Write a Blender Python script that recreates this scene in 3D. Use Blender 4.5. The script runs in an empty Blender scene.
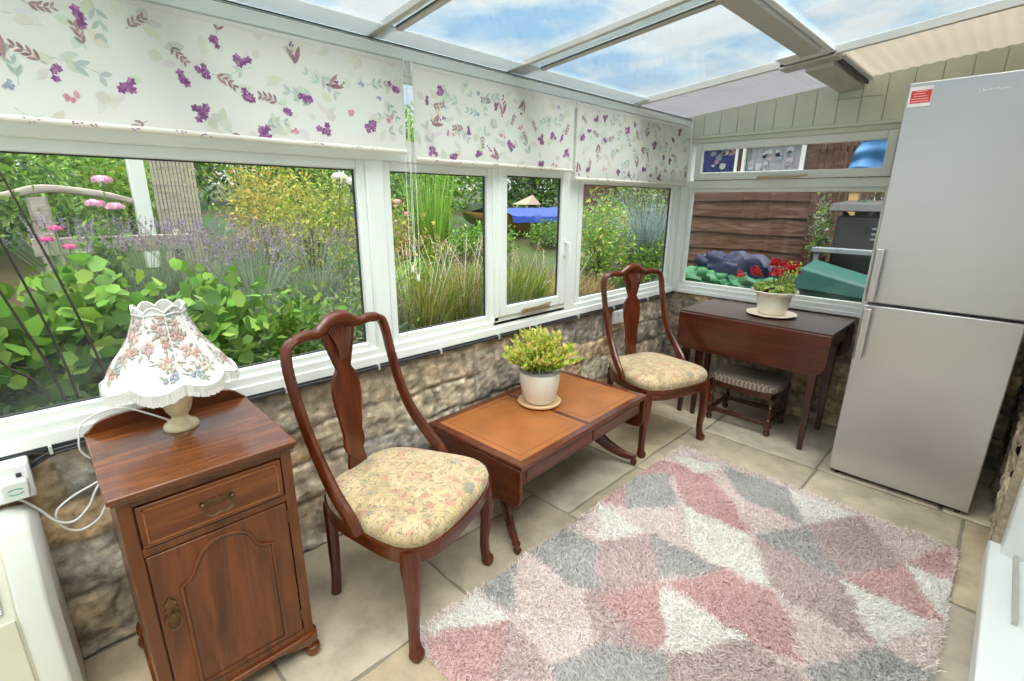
import bpy, math, random
import numpy as np
from math import sin, cos, pi, radians, sqrt
from mathutils import Vector, Matrix

SC = bpy.context.scene
COL = SC.collection
PI = pi

# ---------------------------------------------------------------- materials
MATS = {}
def new_mat(name):
    m = bpy.data.materials.new(name); m.use_nodes = True
    nt = m.node_tree; nt.nodes.clear()
    out = nt.nodes.new('ShaderNodeOutputMaterial')
    MATS[name] = m
    return m, nt, out
def nd(nt, kind, **kw):
    n = nt.nodes.new(kind)
    for k, v in kw.items():
        if k[0] == '_': setattr(n, k[1:], v)
        else: n.inputs[k.replace('__', ' ')].default_value = v
    return n
def c4(c): return (c[0], c[1], c[2], 1.0)
def ramp(nt, fac, stops, interp='LINEAR'):
    r = nt.nodes.new('ShaderNodeValToRGB'); r.color_ramp.interpolation = interp
    e = r.color_ramp.elements
    while len(e) > 1: e.remove(e[-1])
    e[0].position = stops[0][0]; e[0].color = c4(stops[0][1])
    for p, c in stops[1:]:
        x = e.new(p); x.color = c4(c)
    nt.links.new(fac, r.inputs['Fac'])
    return r.outputs['Color']
def coords(nt, scale=(1, 1, 1), rot=(0, 0, 0), kind='Object'):
    tc = nt.nodes.new('ShaderNodeTexCoord'); mp = nt.nodes.new('ShaderNodeMapping')
    mp.inputs['Scale'].default_value = scale; mp.inputs['Rotation'].default_value = rot
    nt.links.new(tc.outputs[kind], mp.inputs['Vector'])
    return mp.outputs['Vector']
def noise(nt, vec, scale=5, detail=4, rough=.5, dist=0.0, out='Fac'):
    n = nt.nodes.new('ShaderNodeTexNoise')
    n.inputs['Scale'].default_value = scale; n.inputs['Detail'].default_value = detail
    n.inputs['Roughness'].default_value = rough; n.inputs['Distortion'].default_value = dist
    nt.links.new(vec, n.inputs['Vector'])
    return n.outputs[out]
def mixc(nt, fac, a, b, mode='MIX'):
    m = nt.nodes.new('ShaderNodeMix'); m.data_type = 'RGBA'; m.blend_type = mode
    for s, v in ((m.inputs['Factor'], fac), (m.inputs[6], a), (m.inputs[7], b)):
        if isinstance(v, bpy.types.NodeSocket): nt.links.new(v, s)
        elif isinstance(v, (int, float)): s.default_value = v
        else: s.default_value = c4(v)
    return m.outputs[2]
def bump(nt, h, strength=.3, dist=.01):
    b = nt.nodes.new('ShaderNodeBump'); b.inputs['Strength'].default_value = strength
    b.inputs['Distance'].default_value = dist
    nt.links.new(h, b.inputs['Height'])
    return b.outputs['Normal']
def princ(nt, out, color, rough=.5, metal=0, normal=None, coat=0, spec=None, trans=0, sheen=0, croughn=.1):
    p = nt.nodes.new('ShaderNodeBsdfPrincipled')
    if isinstance(color, bpy.types.NodeSocket): nt.links.new(color, p.inputs['Base Color'])
    else: p.inputs['Base Color'].default_value = c4(color)
    if isinstance(rough, bpy.types.NodeSocket): nt.links.new(rough, p.inputs['Roughness'])
    else: p.inputs['Roughness'].default_value = rough
    p.inputs['Metallic'].default_value = metal
    if normal is not None: nt.links.new(normal, p.inputs['Normal'])
    if coat: p.inputs['Coat Weight'].default_value = coat; p.inputs['Coat Roughness'].default_value = croughn
    if spec is not None: p.inputs['Specular IOR Level'].default_value = spec
    if sheen: p.inputs['Sheen Weight'].default_value = sheen
    if trans:
        t = nt.nodes.new('ShaderNodeBsdfTranslucent'); mx = nt.nodes.new('ShaderNodeMixShader')
        if isinstance(color, bpy.types.NodeSocket): nt.links.new(color, t.inputs['Color'])
        else: t.inputs['Color'].default_value = c4(color)
        mx.inputs[0].default_value = trans
        nt.links.new(p.outputs[0], mx.inputs[1]); nt.links.new(t.outputs[0], mx.inputs[2])
        nt.links.new(mx.outputs[0], out.inputs['Surface'])
    else:
        nt.links.new(p.outputs[0], out.inputs['Surface'])
    return p
def attr(nt):
    a = nt.nodes.new('ShaderNodeAttribute'); a.attribute_name = 'Col'
    return a.outputs['Color']

def plain(name, c, rough=.5, metal=0, vary=.08, scale=12, **kw):
    m, nt, out = new_mat(name)
    v = coords(nt); f = noise(nt, v, scale, 3)
    d = tuple(max(0, x*(1-vary)) for x in c); l = tuple(min(1, x*(1+vary)) for x in c)
    princ(nt, out, ramp(nt, f, [(.3, d), (.7, l)]), rough, metal, **kw)
    return m
def wood(name, dark, mid, light, axis='y', rough=.3, coat=.4, scale=1.0, croughn=.12):
    m, nt, out = new_mat(name)
    s = {'x': (1.5, 14, 14), 'y': (14, 1.5, 14), 'z': (14, 14, 1.5)}[axis]
    v = coords(nt, tuple(k*scale for k in s))
    f = noise(nt, v, 1.6, 6, .6, 1.2)
    fine = noise(nt, coords(nt, tuple(k*scale*6 for k in s)), 3, 3, .6)
    col = ramp(nt, f, [(.25, dark), (.5, mid), (.75, light)])
    col = mixc(nt, .25, col, ramp(nt, fine, [(.3, dark), (.7, light)]), 'MULTIPLY')
    princ(nt, out, col, rough, 0, bump(nt, fine, .06, .002), coat=coat, croughn=croughn)
    return m
def vcol(name, rough=.6, var=.25, vscale=60, trans=0, bumps=0, bscale=200, mode='MULTIPLY', metal=0, coat=0, sheen=0, lo=.6, hi=1.0, detail=4):
    m, nt, out = new_mat(name)
    v = coords(nt)
    f = noise(nt, v, vscale, detail, .6)
    col = mixc(nt, var, attr(nt), ramp(nt, f, [(.3, (lo,)*3), (.7, (hi,)*3)]), mode)
    nrm = bump(nt, noise(nt, v, bscale, 4, .6), bumps, .004) if bumps else None
    princ(nt, out, col, rough, metal, nrm, trans=trans, coat=coat, sheen=sheen)
    return m

wood('mahogany', (.040, .0065, .0015), (.110, .019, .0045), (.200, .042, .009), 'z', .30, .22)
wood('mahogany_y', (.050, .009, .002), (.125, .025, .005), (.220, .054, .011), 'y', .28, .22)
wood('mahogany_x', (.042, .007, .002), (.100, .019, .0045), (.180, .040, .009), 'x', .28, .22)
wood('walnut_z', (.060, .013, .002), (.150, .038, .006), (.250, .074, .013), 'z', .32, .2)
wood('walnut_y', (.070, .015, .002), (.170, .044, .007), (.285, .088, .015), 'y', .24, .3)
wood('table_dark', (.045, .018, .011), (.075, .030, .018), (.11, .046, .028), 'x', .42, .35, croughn=.35)
wood('leaf_wood', (.040, .007, .003), (.085, .016, .006), (.135, .030, .010), 'x', .3, .35)
wood('dark_leg', (.030, .006, .003), (.070, .014, .005), (.115, .026, .009), 'z', .32, .4)
wood('old_fence', (.045, .018, .010), (.115, .048, .027), (.26, .165, .115), 'x', .85, 0)
wood('grey_wood', (.24, .21, .18), (.42, .38, .32), (.56, .52, .45), 'y', .85, 0)
plain('panel_line', (.035, .010, .005), .4, 0)
plain('bead_highlight', (.30, .11, .03), .35, 0)
plain('leather', (.32, .108, .026), .36, 0, .16, 7)
plain('leather_tooling', (.16, .045, .010), .5, 0)
plain('brass_old', (.17, .105, .05), .35, .9, .35, 60)
plain('upvc', (.80, .84, .80), .32, 0, .02, 4)
plain('post_pale', (.62, .68, .63), .4, 0, .03, 4)  # pale grey-green tone of the gate post
plain('sill_white', (.86, .88, .86), .3, 0, .02, 4)
plain('alu_white', (.78, .81, .79), .35, 0, .03, 4)
plain('alu_grey', (.52, .50, .46), .45, .3, .06, 8)
plain('dark_gasket', (.03, .032, .035), .6)
plain('black_cable', (.025, .027, .03), .5)
plain('white_plastic', (.82, .82, .84), .35, 0, .02)
plain('cream_plastic', (.66, .68, .62), .4, 0, .02)
plain('cream_panel', (.66, .66, .54), .5, 0, .03)
plain('grille_grey', (.52, .55, .50), .5, 0, .04)
plain('green_mark', (.16, .42, .36), .5)
plain('clad', (.66, .72, .60), .5, 0, .05, 6)
plain('clad_groove', (.46, .52, .42), .7)
plain('onyx', (.82, .72, .46), .22, 0, .22, 16, coat=.5)
plain('cord_white', (.80, .80, .78), .4)
plain('cream_ceramic', (.80, .77, .68), .25, 0, .03, 10, coat=.4)
plain('ivory_ceramic', (.84, .79, .66), .35, 0, .05, 14)
plain('grey_rim', (.30, .31, .36), .3)
plain('soil', (.03, .017, .010), .95, 0, .5, 80)
plain('saucer_buff', (.66, .45, .26), .5, 0, .06)
plain('saucer_cream', (.82, .70, .56), .45, 0, .05)
plain('red_label', (.58, .045, .035), .5, 0, .1, 80)
plain('label_white', (.82, .76, .76), .5)
plain('label_text', (.85, .42, .38), .5)
plain('logo_white', (.82, .85, .88), .35)
plain('black_rubber', (.015, .015, .016), .6)
plain('brown_bark', (.10, .07, .05), .9, 0, .3, 20)
plain('stake_dark', (.035, .020, .022), .6)
plain('house_render', (.22, .25, .27), .8)
plain('bin_black', (.020, .022, .026), .4)
plain('timber_yellow', (.62, .42, .16), .7)
plain('bead_white', (.84, .84, .80), .4)
plain('steel_stay', (.45, .36, .20), .4, .7)
plain('white_glaze', (.82, .80, .80), .5)

def mk_translucent_sheet(name, c, fac, rough=.5):
    m, nt, out = new_mat(name)
    v = coords(nt); f = noise(nt, v, 3, 3)
    col = ramp(nt, f, [(.3, tuple(x*.94 for x in c)), (.7, c)])
    princ(nt, out, col, rough, trans=fac)
mk_translucent_sheet('polycarb_warm', (.75, .71, .64), .52)
mk_translucent_sheet('polycarb_grey', (.70, .71, .74), .40)
mk_translucent_sheet('eave_sheet', (.72, .76, .77), .40)

# window glass: clear, with a real fresnel reflection
def glass(name, tint, refl=1.0, haze=0.0):
    m, nt, out = new_mat(name)
    t = nd(nt, 'ShaderNodeBsdfTransparent'); t.inputs[0].default_value = c4(tint)
    g = nd(nt, 'ShaderNodeBsdfGlossy'); g.inputs['Roughness'].default_value = .01
    fr = nd(nt, 'ShaderNodeFresnel')
    ge = nd(nt, 'ShaderNodeNewGeometry'); io = nd(nt, 'ShaderNodeMapRange')   # same 1.38 seen from either side
    io.inputs['To Min'].default_value = 1.38; io.inputs['To Max'].default_value = 1/1.38
    nt.links.new(ge.outputs['Backfacing'], io.inputs['Value']); nt.links.new(io.outputs[0], fr.inputs['IOR'])
    mu = nd(nt, 'ShaderNodeMath', _operation='MULTIPLY'); mu.inputs[1].default_value = refl
    nt.links.new(fr.outputs[0], mu.inputs[0])
    mx = nd(nt, 'ShaderNodeMixShader')
    nt.links.new(mu.outputs[0], mx.inputs[0]); nt.links.new(t.outputs[0], mx.inputs[1]); nt.links.new(g.outputs[0], mx.inputs[2])
    last = mx.outputs[0]
    if haze:
        d = nd(nt, 'ShaderNodeBsdfDiffuse'); d.inputs[0].default_value = (.85, .9, .9, 1)
        tr = nd(nt, 'ShaderNodeBsdfTranslucent'); tr.inputs[0].default_value = (.85, .9, .9, 1)
        m0 = nd(nt, 'ShaderNodeMixShader'); m0.inputs[0].default_value = .5
        nt.links.new(d.outputs[0], m0.inputs[1]); nt.links.new(tr.outputs[0], m0.inputs[2])
        m2 = nd(nt, 'ShaderNodeMixShader')
        f = noise(nt, coords(nt, (1, .7, .7)), 3, 4, .6, .6)
        mr = nd(nt, 'ShaderNodeMapRange'); nt.links.new(f, mr.inputs['Value'])
        mr.inputs['From Min'].default_value = .48; mr.inputs['From Max'].default_value = .85
        mr.inputs['To Min'].default_value = 0; mr.inputs['To Max'].default_value = haze
        nt.links.new(mr.outputs[0], m2.inputs[0]); nt.links.new(last, m2.inputs[1]); nt.links.new(m0.outputs[0], m2.inputs[2])
        last = m2.outputs[0]
    nt.links.new(last, out.inputs['Surface'])
glass('window_glass', (.975, .985, .975), .6, .045)
glass('roof_glass', (.93, .965, .97), .5, .10)

vcol('stone', .85, .75, 30, bumps=.8, bscale=55, lo=.25, hi=1.25, detail=10)
vcol('slab', .5, .75, 7, bumps=.25, bscale=50, lo=.50, hi=1.12, detail=12)
vcol('foliage', .55, .15, 40, trans=.35)
vcol('petal', .6, .1, 40, trans=.3)
vcol('printed_cloth', .85, .05, 300, trans=.42, bumps=.15, bscale=600, lo=.85)
vcol('lampshade', .8, .04, 300, trans=.40, lo=.85)
vcol('pile', .95, .25, 260, lo=.55, hi=1.1, sheen=.3)
vcol('crumpled', .5, .3, 14, bumps=.6, bscale=16)

def tapestry():
    m, nt, out = new_mat('tapestry')
    v = coords(nt)
    v2 = nt.nodes.new('ShaderNodeVectorMath'); v2.operation = 'ADD'
    nv = noise(nt, v, 14, 2, .5, 0, 'Color')
    sc = nt.nodes.new('ShaderNodeVectorMath'); sc.operation = 'SCALE'; sc.inputs['Scale'].default_value = .07
    nt.links.new(nv, sc.inputs[0]); nt.links.new(v, v2.inputs[0]); nt.links.new(sc.outputs[0], v2.inputs[1])
    base = ramp(nt, noise(nt, v, 9, 3), [(.3, (.43, .31, .165)), (.7, (.57, .44, .26))])
    vo = nt.nodes.new('ShaderNodeTexVoronoi'); vo.inputs['Scale'].default_value = 26
    nt.links.new(v2.outputs[0], vo.inputs['Vector'])
    sep = nt.nodes.new('ShaderNodeSeparateColor'); nt.links.new(vo.outputs['Color'], sep.inputs[0])
    pal = ramp(nt, sep.outputs[0], [(0, (.60, .44, .22)), (.35, (.42, .15, .12)), (.5, (.16, .20, .19)), (.62, (.62, .47, .25)), (.75, (.50, .21, .16)), (.88, (.26, .27, .14))], 'CONSTANT')
    blob = nt.nodes.new('ShaderNodeMapRange'); blob.inputs['From Min'].default_value = .60; blob.inputs['From Max'].default_value = .30
    nt.links.new(vo.outputs['Distance'], blob.inputs['Value'])
    c = mixc(nt, blob.outputs[0], base, mixc(nt, .62, base, pal))
    # curling outlines
    w = noise(nt, v2.outputs[0], 30, 1.5, .4, 1.6)
    ln = ramp(nt, w, [(.455, (0, 0, 0)), (.485, (1, 1, 1)), (.515, (1, 1, 1)), (.545, (0, 0, 0))])
    c = mixc(nt, mixc(nt, 1.0, ln, (.75, .75, .75), 'MULTIPLY'), c, (.17, .14, .09))
    wv = noise(nt, v, 500, 2)
    princ(nt, out, c, .9, 0, bump(nt, wv, .25, .002), sheen=.2)
tapestry()

def stool_cloth():
    m, nt, out = new_mat('lattice_cloth')
    v = coords(nt, (52, 52, 52), (0, 0, radians(45)))
    sx = nt.nodes.new('ShaderNodeSeparateXYZ'); nt.links.new(v, sx.inputs[0])
    outs = []
    for k in (0, 1):
        a = nd(nt, 'ShaderNodeMath', _operation='FRACT'); nt.links.new(sx.outputs[k], a.inputs[0])
        b = nd(nt, 'ShaderNodeMath', _operation='LESS_THAN'); nt.links.new(a.outputs[0], b.inputs[0]); b.inputs[1].default_value = .26
        outs.append(b.outputs[0])
    mx = nd(nt, 'ShaderNodeMath', _operation='MAXIMUM'); nt.links.new(outs[0], mx.inputs[0]); nt.links.new(outs[1], mx.inputs[1])
    f = noise(nt, coords(nt), 120, 2)
    c = mixc(nt, mx.outputs[0], (.25, .175, .14), (.52, .44, .35))
    c = mixc(nt, .3, c, ramp(nt, f, [(.3, (.5,)*3), (.7, (1, 1, 1))]), 'MULTIPLY')
    princ(nt, out, c, .9)
stool_cloth()

def steel():
    m, nt, out = new_mat('brushed_steel')
    f = noise(nt, coords(nt, (3, 3, 400)), 1.5, 4, .7)
    f2 = noise(nt, coords(nt), 2.0, 2)
    c = mixc(nt, .35, ramp(nt, f, [(.2, (.54, .52, .525)), (.8, (.70, .685, .69))]), ramp(nt, f2, [(.3, (.58, .56, .565)), (.7, (.68, .665, .67))]))
    p = princ(nt, out, c, .30, .80, bump(nt, f, .05, .001)); p.inputs['Anisotropic'].default_value = .6
    m, nt, out = new_mat('steel_side')
    princ(nt, out, (.30, .30, .31), .45, .4)
    m, nt, out = new_mat('handle_steel')
    f = noise(nt, coords(nt, (60, 60, 3)), 1.5, 3)
    princ(nt, out, ramp(nt, f, [(.2, (.50, .47, .46)), (.8, (.62, .59, .58))]), .38, .8)
steel()

# ---------------------------------------------------------------- mesh builder
class MB:
    def __init__(s): s.v = []; s.f = []; s.m = []; s.c = []
    def add(s, vs, fs, mi=0, col=(1, 1, 1)):
        o = len(s.v); s.v.extend(vs); s.c.extend([col]*len(vs))
        for f in fs: s.f.append([o+i for i in f]); s.m.append(mi)
        return s
    def box(s, lo, hi, mi=0, col=(1, 1, 1)):
        x0, y0, z0 = lo; x1, y1, z1 = hi
        if x0 > x1: x0, x1 = x1, x0
        if y0 > y1: y0, y1 = y1, y0
        if z0 > z1: z0, z1 = z1, z0
        vs = [(x0,y0,z0),(x1,y0,z0),(x1,y1,z0),(x0,y1,z0),(x0,y0,z1),(x1,y0,z1),(x1,y1,z1),(x0,y1,z1)]
        return s.add(vs, [(0,3,2,1),(4,5,6,7),(0,1,5,4),(1,2,6,5),(2,3,7,6),(3,0,4,7)], mi, col)
    def hexa(s, b, t, mi=0, col=(1, 1, 1)):   # bottom quad, top quad
        return s.add(list(b)+list(t), [(0,3,2,1),(4,5,6,7),(0,1,5,4),(1,2,6,5),(2,3,7,6),(3,0,4,7)], mi, col)
    def tube(s, pts, rad, n=10, mi=0, col=(1, 1, 1), sq=None, smooth_pts=0, cap=True, up=None, square=False):
        """sweep; rad: radius or list; sq: list of (a,b) scale of the two cross axes"""
        P = [Vector(p) for p in pts]
        R = [rad]*len(P) if isinstance(rad, (int, float)) else list(rad)
        S = [(1, 1)]*len(P) if sq is None else (list(sq) if isinstance(sq, list) else [sq]*len(P))
        if smooth_pts:
            Q = []; RR = []; SS = []
            for i in range(len(P)-1):
                p0 = P[max(i-1, 0)]; p1 = P[i]; p2 = P[i+1]; p3 = P[min(i+2, len(P)-1)]
                for k in range(smooth_pts):
                    t = k/smooth_pts
                    Q.append(.5*((2*p1)+(p2-p0)*t+(2*p0-5*p1+4*p2-p3)*t*t+(3*p1-p0-3*p2+p3)*t**3))
                    h = t*t*(3-2*t)
                    RR.append(R[i]*(1-h)+R[i+1]*h); SS.append(tuple(S[i][j]*(1-h)+S[i+1][j]*h for j in (0, 1)))
            Q.append(P[-1]); RR.append(R[-1]); SS.append(S[-1]); P, R, S = Q, RR, SS
        T = []
        for i in range(len(P)):
            d = P[min(i+1, len(P)-1)]-P[max(i-1, 0)]
            T.append(d.normalized() if d.length > 1e-9 else Vector((0, 0, 1)))
        u = Vector(up) if up else (Vector((0, 0, 1)) if abs(T[0].z) < .9 else Vector((1, 0, 0)))
        u = (u-T[0]*u.dot(T[0])).normalized()
        vs = []
        for i in range(len(P)):
            u = (u-T[i]*u.dot(T[i]))
            u = u.normalized() if u.length > 1e-9 else T[i].orthogonal().normalized()
            w = T[i].cross(u)
            for k in range(n):
                a = 2*PI*(k+(.5 if square else 0))/n
                ca, sa = cos(a), sin(a)
                if square and n > 4:   # superellipse
                    q = (abs(ca)**4+abs(sa)**4)**-.25; ca *= q; sa *= q
                vs.append(tuple(P[i]+u*(ca*R[i]*S[i][0])+w*(sa*R[i]*S[i][1])))
        fs = []
        for i in range(len(P)-1):
            for k in range(n):
                k2 = (k+1) % n
                fs.append((i*n+k, i*n+k2, (i+1)*n+k2, (i+1)*n+k))
        if cap:
            fs.append(tuple(range(n-1, -1, -1))); fs.append(tuple((len(P)-1)*n+k for k in range(n)))
        return s.add(vs, fs, mi, col)
    def lathe(s, prof, c=(0, 0, 0), n=24, mi=0, col=(1, 1, 1), wob=None):
        vs = []
        for i, (r, z) in enumerate(prof):
            for k in range(n):
                a = 2*PI*k/n
                q = wob(a, i, r, z) if wob else (r, z)
                vs.append((c[0]+q[0]*cos(a), c[1]+q[0]*sin(a), c[2]+q[1]))
        fs = []
        for i in range(len(prof)-1):
            for k in range(n):
                k2 = (k+1) % n
                fs.append((i*n+k, i*n+k2, (i+1)*n+k2, (i+1)*n+k))
        fs.append(tuple(range(n-1, -1, -1))); fs.append(tuple((len(prof)-1)*n+k for k in range(n)))
        return s.add(vs, fs, mi, col)
    def prism(s, poly, d0, d1, axis='x', mi=0, col=(1, 1, 1)):
        """poly of 2d points extruded along axis; (u,v) are the other two axes in order"""
        def P(u, v, d): return {'x': (d, u, v), 'y': (u, d, v), 'z': (u, v, d)}[axis]
        n = len(poly)
        vs = [P(u, v, d0) for u, v in poly]+[P(u, v, d1) for u, v in poly]
        fs = [tuple(range(n-1, -1, -1)), tuple(range(n, 2*n))]+[(i, (i+1) % n, n+(i+1) % n, n+i) for i in range(n)]
        return s.add(vs, fs, mi, col)
    def xf(s, M):
        s.v = [tuple(M @ Vector(p)) for p in s.v]; return s
    def build(s, name, mats, parent=None, bevel=0, smooth=False, segs=2, sub=0):
        if isinstance(mats, str): mats = [mats]
        me = bpy.data.meshes.new(name)
        me.from_pydata(s.v, [], s.f)
        for m in mats: me.materials.append(MATS[m])
        if len(mats) > 1: me.polygons.foreach_set('material_index', s.m)
        ca = me.color_attributes.new('Col', 'FLOAT_COLOR', 'POINT')
        a = np.ones((len(s.v), 4), 'f'); a[:, :3] = np.array(s.c, 'f'); ca.data.foreach_set('color', a.ravel())
        import bmesh
        bm = bmesh.new(); bm.from_mesh(me); bmesh.ops.recalc_face_normals(bm, faces=bm.faces); bm.to_mesh(me); bm.free()
        return link(name, me, parent, bevel, smooth, segs, sub)
def link(name, me, parent=None, bevel=0, smooth=False, segs=2, sub=0):
    o = bpy.data.objects.new(name, me); COL.objects.link(o)
    if parent is not None: o.parent = parent
    if smooth or bevel:
        me.polygons.foreach_set('use_smooth', [True]*len(me.polygons))
        try: me.set_sharp_from_angle(angle=radians(38))
        except Exception: pass
    if bevel:
        b = o.modifiers.new('bevel', 'BEVEL'); b.width = bevel; b.segments = segs; b.limit_method = 'ANGLE'; b.angle_limit = radians(40)
    if sub:
        b = o.modifiers.new('sub', 'SUBSURF'); b.levels = sub; b.render_levels = sub
    me.update()
    return o
def raw_mesh(name, V, F, C, mats, parent=None, smooth=False):
    """numpy arrays: V (n,3), F (m,k) constant k, C (n,3)"""
    me = bpy.data.meshes.new(name); m, k = F.shape
    me.vertices.add(len(V)); me.vertices.foreach_set('co', V.astype('f').ravel())
    me.loops.add(m*k); me.loops.foreach_set('vertex_index', F.astype('i').ravel())
    me.polygons.add(m); me.polygons.foreach_set('loop_start', np.arange(m, dtype='i')*k)
    try: me.polygons.foreach_set('loop_total', np.full(m, k, 'i'))
    except Exception: pass
    me.update(calc_edges=True)
    ca = me.color_attributes.new('Col', 'FLOAT_COLOR', 'POINT')
    a = np.ones((len(V), 4), 'f'); a[:, :3] = C; ca.data.foreach_set('color', a.ravel())
    for mm in ([mats] if isinstance(mats, str) else mats): me.materials.append(MATS[mm])
    if smooth: me.polygons.foreach_set('use_smooth', [True]*m)
    me.validate()
    return link(name, me, parent)
def tag(o, label, cat, group=None, kind=None):
    o['label'] = label; o['category'] = cat
    if group: o['group'] = group
    if kind: o['kind'] = kind
    return o
def thing(name, label, cat, loc=(0, 0, 0), rz=0, group=None):
    o = bpy.data.objects.new(name, None); COL.objects.link(o); o.empty_display_size = .1
    o.location = loc; o.rotation_euler = (0, 0, rz)
    return tag(o, label, cat, group)
def struct(o, label=None):
    o['kind'] = 'structure'
    if label: o['label'] = label
    return o
def sroot(name, label=None):
    o = bpy.data.objects.new(name, None); COL.objects.link(o)
    return struct(o, label)
def rbox(lo, hi, mi=0): return MB().box(lo, hi, mi)

# room constants (metres; the viewpoint stands over x=0, y=0)
XL, YE, XR, YB = -1.885, 3.74, .20, -1.6     # left wall face, end wall face, right wall face, back wall face
def zroof(x): return 2.073+.098*(x+1.885)
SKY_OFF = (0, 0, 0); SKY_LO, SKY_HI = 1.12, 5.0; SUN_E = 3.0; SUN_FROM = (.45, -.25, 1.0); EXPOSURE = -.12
# ---------------------------------------------------------------- stone walls
def stone_grid(u0, u1, v0, v1, seed, step=.0125, amp=.013, tone=((.50, .41, .30), (.43, .37, .30), (.55, .47, .36), (.40, .36, .31), (.50, .37, .23)), rowh=(.065, .19), lenr=(.20, .72), rub=.009):
    rnd = random.Random(seed); rs = np.random.RandomState(seed)
    nu = int((u1-u0)/step)+1; nv = int((v1-v0)/step)+1
    U = np.linspace(u0, u1, nu); V = np.linspace(v0, v1, nv)
    UU, VV = np.meshgrid(U, V, indexing='ij')
    def sm(freq, k=9):
        out = np.zeros_like(UU)
        for i in range(k):
            a = rs.rand()*2*PI; f = freq*(.6+rs.rand()); p = rs.rand()*6.28
            out += np.sin((UU*cos(a)+VV*sin(a))*f+p)
        return out/k
    Uw = UU+.030*sm(16)+.022*sm(50); Vw = VV+.028*sm(14)+.022*sm(45)
    H = np.zeros_like(UU); C = np.zeros(UU.shape+(3,)); D = np.ones_like(UU)*9
    v = v0-.03
    while v < v1+.05:
        h = rnd.uniform(*rowh); u = u0-rnd.uniform(0, .3)
        while u < u1+.05:
            l = rnd.uniform(*lenr)
            msk = (Uw >= u) & (Uw < u+l) & (Vw >= v) & (Vw < v+h)
            d = np.minimum(np.minimum(Uw-u, u+l-Uw), np.minimum(Vw-v, v+h-Vw))
            D[msk] = d[msk]
            t = tone[rnd.randrange(len(tone))]; k = rnd.uniform(.8, 1.2)
            C[msk] = np.array(t)*k
            H[msk] = rnd.uniform(-.3, .9)
            u += l
        v += h
    e = np.clip(D/.010, 0, 1); e = e*e*(3-2*e)
    rough = .7*sm(60, 9)+.6*sm(130, 12)+.7*sm(25)
    hh = amp*(e*(.7+H)-.6)+rub*2*rough*e
    # streaks of iron and pale lime in the stones
    st = np.clip(sm(35, 6)+.5*sm(90, 6), -1, 1)[..., None]
    st2 = np.clip(sm(60, 12)*1.6, -1, 1)[..., None]
    C = C*(1+.45*st+.45*st2)+np.clip(st, 0, 1)*np.array((.10, .05, .0))
    mort = np.array((.30, .26, .20))
    C = (C*e[..., None]+mort*(1-e[..., None])*.8)*1.18
    return UU, VV, hh, np.clip(C, .01, 1), nu, nv
def grid_faces(nu, nv):
    i, j = np.meshgrid(np.arange(nu-1), np.arange(nv-1), indexing='ij')
    a = (i*nv+j).ravel()
    return np.stack([a, a+nv, a+nv+1, a+1], 1)
def stone_wall(name, axis, pos, sgn, u0, u1, v0, v1, seed, parent=None, back=.25, **kw):
    UU, VV, hh, C, nu, nv = stone_grid(u0, u1, v0, v1, seed, **kw)
    W = pos+sgn*hh
    V = np.stack([W, UU, VV], -1) if axis == 'x' else np.stack([UU, W, VV], -1)
    V = V.reshape(-1, 3); C = C.reshape(-1, 3); F = grid_faces(nu, nv)
    if (axis == 'x') == (sgn < 0): F = F[:, ::-1]
    # solid block behind the face
    o = len(V); lo, hi = sorted((pos-sgn*.03, pos-sgn*back))
    if axis == 'x': q = [(x, y, z) for z in (v0, v1) for x, y in ((lo, u0), (hi, u0), (hi, u1), (lo, u1))]
    else: q = [(x, y, z) for z in (v0, v1) for x, y in ((u0, lo), (u1, lo), (u1, hi), (u0, hi))]
    V = np.vstack([V, np.array(q)]); C = np.vstack([C, np.full((8, 3), .3)])
    F = np.vstack([F, np.array([(0,3,2,1),(4,5,6,7),(0,1,5,4),(1,2,6,5),(2,3,7,6),(3,0,4,7)])+o])
    return struct(raw_mesh(name, V, F, C, 'stone', parent, smooth=True))

stone_wall('wall_left', 'x', XL-.012, 1, YB, YE+.2, 0, .765, 3)
we = stone_wall('wall_end', 'y', YE+.012, -1, XL-.2, XR+.2, 0, .765, 8, tone=((.42, .33, .21), (.33, .28, .22), (.48, .38, .24), (.27, .22, .18)))
wr = stone_wall('wall_right', 'x', XR+.006, -1, 2.74, YE, 0, 2.30, 15, amp=.016, rub=.008, tone=((.62, .46, .26), (.48, .39, .28), (.70, .56, .36), (.36, .28, .20)), rowh=(.12, .24))
MB().box((XR, YB, 2.02), (XR+.25, 2.70, 2.30)).box((XR, YB, 0), (XR+.25, .55, 2.02)).build('wall_right_lintel', 'upvc', wr)
# back wall, white; its unseen wide window is added for reflections in the fridge
MB().box((XR-.002, 2.70, 0), (XR+.25, 2.75, 2.30), 0, (.50, .40, .28)).build('wall_right_reveal', 'stone', wr)
wb = sroot('wall_back')
MB().box((XL-.1, YB-.12, 0), (XR, YB, .95)).box((XL-.1, YB-.12, 1.95), (XR, YB, 2.29)).box((XL-.1, YB-.12, .95), (-1.7, YB, 1.95)).box((-.1, YB-.12, .95), (XR, YB, 1.95)).build('panel', 'upvc', wb)
w5 = sroot('reflection_window')
b = MB()
b.box((-1.7, YB-.09, .95), (-1.64, YB-.02, 1.95)).box((-.16, YB-.09, .95), (-.1, YB-.02, 1.95)).box((-1.64, YB-.09, .95), (-.16, YB-.02, 1.01)).box((-1.64, YB-.09, 1.89), (-.16, YB-.02, 1.95)).box((-.93, YB-.09, 1.01), (-.87, YB-.02, 1.89))
b.build('window_frame', 'upvc', w5)
MB().box((-1.64, YB-.06, 1.01), (-.16, YB-.055, 1.89)).build('glass_pane', 'window_glass', w5)

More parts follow.
